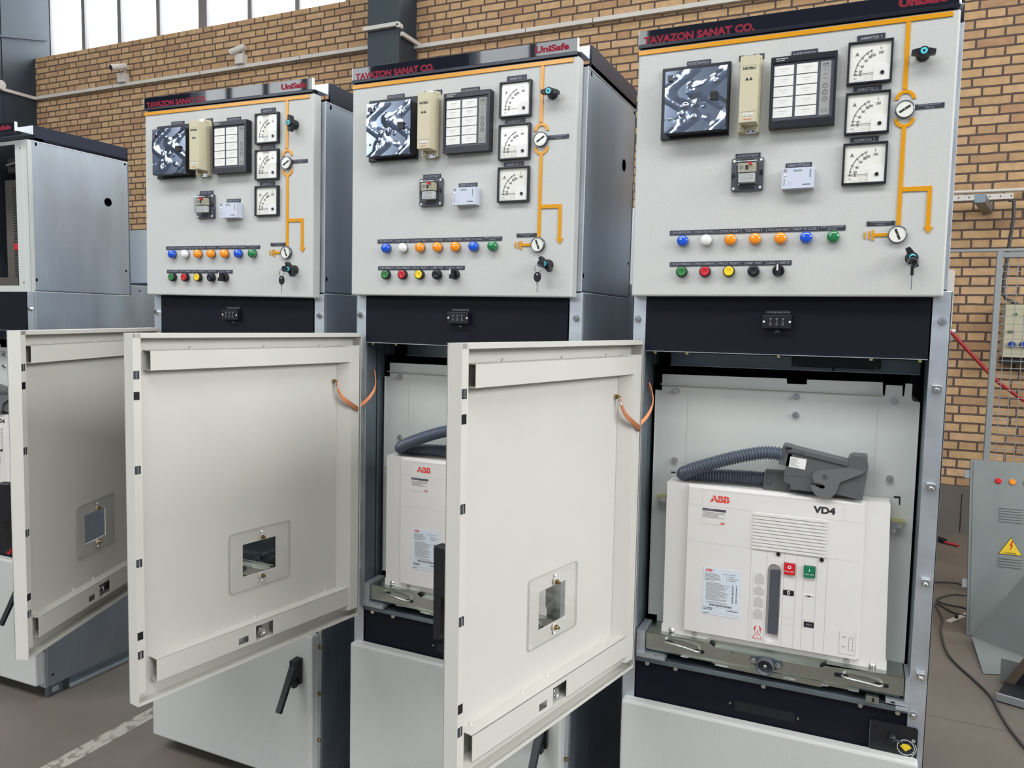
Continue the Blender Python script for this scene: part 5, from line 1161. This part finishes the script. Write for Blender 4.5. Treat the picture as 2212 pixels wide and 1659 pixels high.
# ------------------------------------------------------------------ things at the right of the hall
def right_side():
    # cable tray with bracket
    r = thing('cable_tray', 'whitish perforated steel rail on the brick wall above the mesh gate', 'cable tray', Matrix.Translation((1.2, 4.2, 2.3)))
    t = MB(); t.box(-0.35, 0.193, 0, 0.004, 0.003, 0.041, TRUNK).box(-0.35, 0.193, 0, 0.05, 0.039, 0.042, TRUNK)
    for k in range(9): t.rev((-0.30 + k * 0.06, 0, 0.022), [(0.005, 0), (0.005, 0.0004)], KTXT, n=8)
    obj('rail', t, r)
    b = MB(); b.T = Matrix.Translation((0.085, 0.26, 0)) @ Matrix.Rotation(math.radians(-12), 4, 'Z')
    b.box(-0.03, 0.03, -0.55, 0.0, -0.055, 0.0, GALVD)
    obj('support_bracket', b, r, bevel=0.002)
    t = MB().tube([(0.5, 4.40, 2.392), (3.0, 4.40, 2.385)], 0.012, TRUNK)
    tag(obj('wall_pipe', t), 'thin pale pipe running along the wall just above the perforated rail', 'pipe')
    pts = [(1.395, 4.38, 2.32), (1.425, 4.38, 2.31), (1.428, 4.38, 2.2), (1.420, 4.38, 2.10), (1.408, 4.38, 1.95), (1.398, 4.38, 1.78), (1.398, 4.38, 1.70), (1.415, 4.38, 1.66), (1.46, 4.38, 1.635), (1.49, 4.38, 1.62)]
    tag(obj('conduit_cable', MB().tube(pts, 0.011, CABLE)), 'grey flexible conduit dropping down the wall to the socket box', 'cable')
    # socket box
    r = thing('socket_box', 'beige wall-mounted socket box with blue outlets behind the mesh gate', 'electrical box', Matrix.Translation((1.41, 4.44, H - 0.2425)))
    obj('box_body', MB().box(0, 0.46, -0.12, 0.03, 0, 0.355, BOXB).box(0.0, 0.46, -0.10, 0.0, -0.045, 0.0, DARK), r, bevel=0.004)
    for k, m in enumerate((LED['green'], WARNY, LED['green'])):
        obj('signal_lamp', MB().rev((0, 0, 0), [(0.011, 0), (0.009, 0.012)], m), r, (0.06 + k * 0.062, -0.12, 0.291))
    for k in range(5): obj('blue_outlet', MB().rev((0, 0, 0), [(0.021, 0), (0.021, 0.02), (0.018, 0.026)], BLUES), r, (0.048 + k * 0.064, -0.12, 0.088))
    obj('main_switch', MB().box(-0.018, 0.018, -0.014, 0, -0.005, 0.005, BLK), r, (0.038, -0.12, 0.176))
    obj('yellow_sticker', MB().box(0.108, 0.15, -0.122, -0.12, 0.31, 0.325, WARNY), r)
    # white vertical duct behind the right cabinet
    tag(obj('vertical_duct', MB().box(1.045, 1.11, 4.42, 4.47, 1.46, 1.86, TRUNK).box(1.07, 1.12, 4.41, 4.43, 1.365, 1.425, TRUNK).box(1.1, 1.135, 4.41, 4.43, 1.425, 1.445, WHITE), bevel=0.003), 'short white vertical duct on the wall just right of the last cabinet', 'duct')
    pts = [Vector((1.08, 4.385, 1.445)), Vector((1.12, 4.385, 1.408)), Vector((1.348, 4.40, 1.15)), Vector((1.406, 4.40, 1.090)), Vector((1.555, 4.40, 0.976)), Vector((2.2, 4.38, 0.62))]
    tag(obj('red_hose', MB().tube(pts, 0.012, REDH, 12)), 'red hose running diagonally down the brick wall', 'hose')
    # mesh gate
    r = thing('mesh_gate', 'grey steel frame with welded wire mesh standing before the brick wall', 'gate', Matrix.Translation((1.0, 3.0, 0)))
    f = MB(); f.box(-0.35, 0.9, 0, 0.03, H + 0.3525, H + 0.3665, GATE).box(0.1590, 0.1830, 0, 0.03, 0, H + 0.3525, GATE)
    f.box(0.1830, 0.9, 0.005, 0.03, H + 0.320, H + 0.3480, GATE).box(0.155, 0.162, -0.002, 0.03, 0, H + 0.350, GATE); f.box(0.86, 0.9, 0, 0.03, 0, H + 0.35, GATE)
    obj('gate_frame', f, r, bevel=0.002)
    m = MB()
    x = 0.2130
    while x < 0.86: m.cyl((x, 0.018, 0.02), (x, 0.018, H + 0.33), 0.0018, GATE, 6); x += 0.042
    z = H + 0.2866
    while z > 0.05: m.cyl((0.175, 0.018, z), (0.87, 0.018, z), 0.0018, GATE, 6); z -= 0.0393
    obj('wire_mesh', m, r)
    # leaning grey door with lamps and warning sign
    base = Matrix.Translation((1.040, 2.335, 0.0)) @ Matrix.Rotation(math.radians(3), 4, 'Z') @ Matrix.Rotation(math.radians(-11.5), 4, 'X')
    r = thing('leaning_panel_door', 'dusty grey panel door with coloured lamps and warning triangle leaning upright', 'panel door', base)
    d = MB(); d.box(0, 0.62, 0, 0.018, 0.002, 0.832, OLDP).box(0.012, 0.016, -0.003, 0.0, 0.01, 0.822, OLDP)
    for g, n in ((0.61, 6), (0.375, 4)):
        for k in range(n): d.rrect(0.125, 0.222, g - k * 0.0125, g + 0.0065 - k * 0.0125, 0.003, -0.004, 0.0, OLDP)
    obj('door_sheet', d, r, bevel=0.0015)
    for x, mm in ((0.118, REDP), (0.176, LED['orange']), (0.235, LED['green'])): obj('signal_lamp', MB().rev((0, 0, 0), [(0.014, 0), (0.0135, 0.004), (0.011, 0.007)], mm), r, (x, 0, 0.738))
    w = MB(); w.prism([(0.123, 0.395), (0.222, 0.395), (0.1745, 0.478)], -0.0012, -0.0002, KTXT).prism([(0.127, 0.3975), (0.218, 0.3975), (0.1745, 0.4735)], -0.0018, -0.0012, WARNY)
    w.prism([(0.178, 0.461), (0.168, 0.437), (0.1755, 0.439), (0.170, 0.412), (0.184, 0.443), (0.1765, 0.441), (0.184, 0.461)], -0.0024, -0.0018, REDP); w.text('DANGER', 0.1735, 0.4035, -0.0021, KTXT, h=0.006, w=0.050, bold=0.03)
    obj('warning_sign', w, r)
    for z in (0.76, 0.24): obj('hinge_lug', MB().box(-0.022, 0, 0.004, 0.016, z - 0.02, z + 0.02, GATE), r)
    # sheet leaning against it, and a dark box with a rusty rim
    A = [(1.049, 1.885, 0.003), (1.40, 2.02, 0.003), (1.42, 2.27, 0.64), (1.053, 2.262, 0.02)]
    n = Vector((0.0, 0.004, 0.0015))
    tag(obj('loose_sheet', MB().add(A + [tuple(Vector(p) + n) for p in A], [(0, 1, 2, 3), (7, 6, 5, 4), (0, 4, 5, 1), (1, 5, 6, 2), (2, 6, 7, 3), (3, 7, 4, 0)], OLDP)), 'slanting grey metal sheet leaning against the panel door with warning triangle', 'metal sheet')
    r = thing('open_steel_box', 'dark open steel box with brown rim lying on the floor at right edge', 'steel box', Matrix.Translation((1.10, 1.83, 0.004)) @ Matrix.Rotation(math.radians(-18), 4, 'Z'))
    obj('box_shell', MB().box(0, 0.5, 0.0, 0.012, 0, 0.10, OLDP).box(0.02, 0.55, -0.20, -0.19, 0, 0.03, GATE).box(0.02, 0.55, -0.19, 0, 0, 0.012, DARK), r, bevel=0.002)
    RIM = mat('rusty_brown_rim', (92, 76, 64), 0.7)
    rm = MB().add([(0.02, -0.02, 0.012), (0.055, -0.02, 0.012), (0.20, -0.02, 0.30), (0.165, -0.02, 0.30), (0.02, 0.0, 0.012), (0.055, 0.0, 0.012), (0.20, 0.0, 0.30), (0.165, 0.0, 0.30)], [(0, 1, 2, 3), (7, 6, 5, 4), (0, 4, 5, 1), (1, 5, 6, 2), (2, 6, 7, 3), (3, 7, 4, 0)], RIM)
    rm.add([(0.055, -0.012, 0.012), (0.5, -0.012, 0.012), (0.5, -0.012, 0.30), (0.20, -0.012, 0.30), (0.055, 0.0, 0.012), (0.5, 0.0, 0.012), (0.5, 0.0, 0.30), (0.20, 0.0, 0.30)], [(0, 1, 2, 3), (7, 6, 5, 4), (0, 4, 5, 1), (1, 5, 6, 2), (2, 6, 7, 3), (3, 7, 4, 0)], DARK)
    obj('box_rim', rm, r)
    # floor cable, strip and pen
    C = [(0.80, 3.10), (0.977, 3.123), (1.083, 3.158), (1.134, 3.101)]
    smooth = lambda C: [((2 * C[i][0] + (C[i + 1][0] - C[max(i - 1, 0)][0]) * u + (2 * C[max(i - 1, 0)][0] - 5 * C[i][0] + 4 * C[i + 1][0] - C[min(i + 2, len(C) - 1)][0]) * u * u + (3 * C[i][0] - C[max(i - 1, 0)][0] - 3 * C[i + 1][0] + C[min(i + 2, len(C) - 1)][0]) * u ** 3) / 2,
                         (2 * C[i][1] + (C[i + 1][1] - C[max(i - 1, 0)][1]) * u + (2 * C[max(i - 1, 0)][1] - 5 * C[i][1] + 4 * C[i + 1][1] - C[min(i + 2, len(C) - 1)][1]) * u * u + (3 * C[i][1] - C[max(i - 1, 0)][1] - 3 * C[i + 1][1] + C[min(i + 2, len(C) - 1)][1]) * u ** 3) / 2, 0.006) for i in range(len(C) - 1) for u in (0, .2, .4, .6, .8)] + [(C[-1][0], C[-1][1], 0.006)]
    C = C + [(1.22, 3.0), (1.116, 2.948), (1.04, 2.926), (0.959, 2.803), (0.994, 2.742), (1.089, 2.719), (1.13, 2.60), (1.02, 2.62), (0.947, 2.733), (0.954, 2.5), (0.934, 2.328), (0.931, 2.083), (0.955, 1.941), (1.003, 1.803), (1.045, 1.659), (1.056, 1.514), (1.069, 1.397), (1.092, 1.281), (1.13, 1.1), (1.25, 0.8)]
    tag(obj('floor_cable', MB().tube(smooth(C), 0.005, CABLE, 8)), 'thin dark cable looping across the concrete floor at right', 'cable')
    b = MB(); b.T = Matrix.Translation((0.985, 2.485, 0)) @ Matrix.Rotation(math.radians(58), 4, 'Z'); b.box(-0.01, 0.30, -0.014, 0.014, 0, 0.006, TRUNK).box(0.06, 0.075, -0.006, 0.006, 0.006, 0.020, BLK)
    tag(obj('metal_strip', b, bevel=0.001), 'short white metal strip lying on the floor beside the leaning door', 'metal strip')
    b = MB(); b.tube([(1.05, 4.14, 0.02), (1.115, 4.06, 0.02)], 0.018, BLK); b.tube([(1.115, 4.06, 0.012), (1.19, 4.02, 0.010)], 0.010, REDH)
    tag(obj('hand_tool', b), 'black hand tool with red tip on the floor near the wall', 'tool')
    tag(obj('ribbon_scrap', MB().tube([(-2.13, 0.42, 0.008), (-2.10, 0.45, 0.02), (-2.07, 0.43, 0.008), (-2.10, 0.40, 0.006)], 0.003, NYEL, 6)), 'small yellow scrap on the floor beside the leftmost cabinet rail', 'scrap')


right_side()
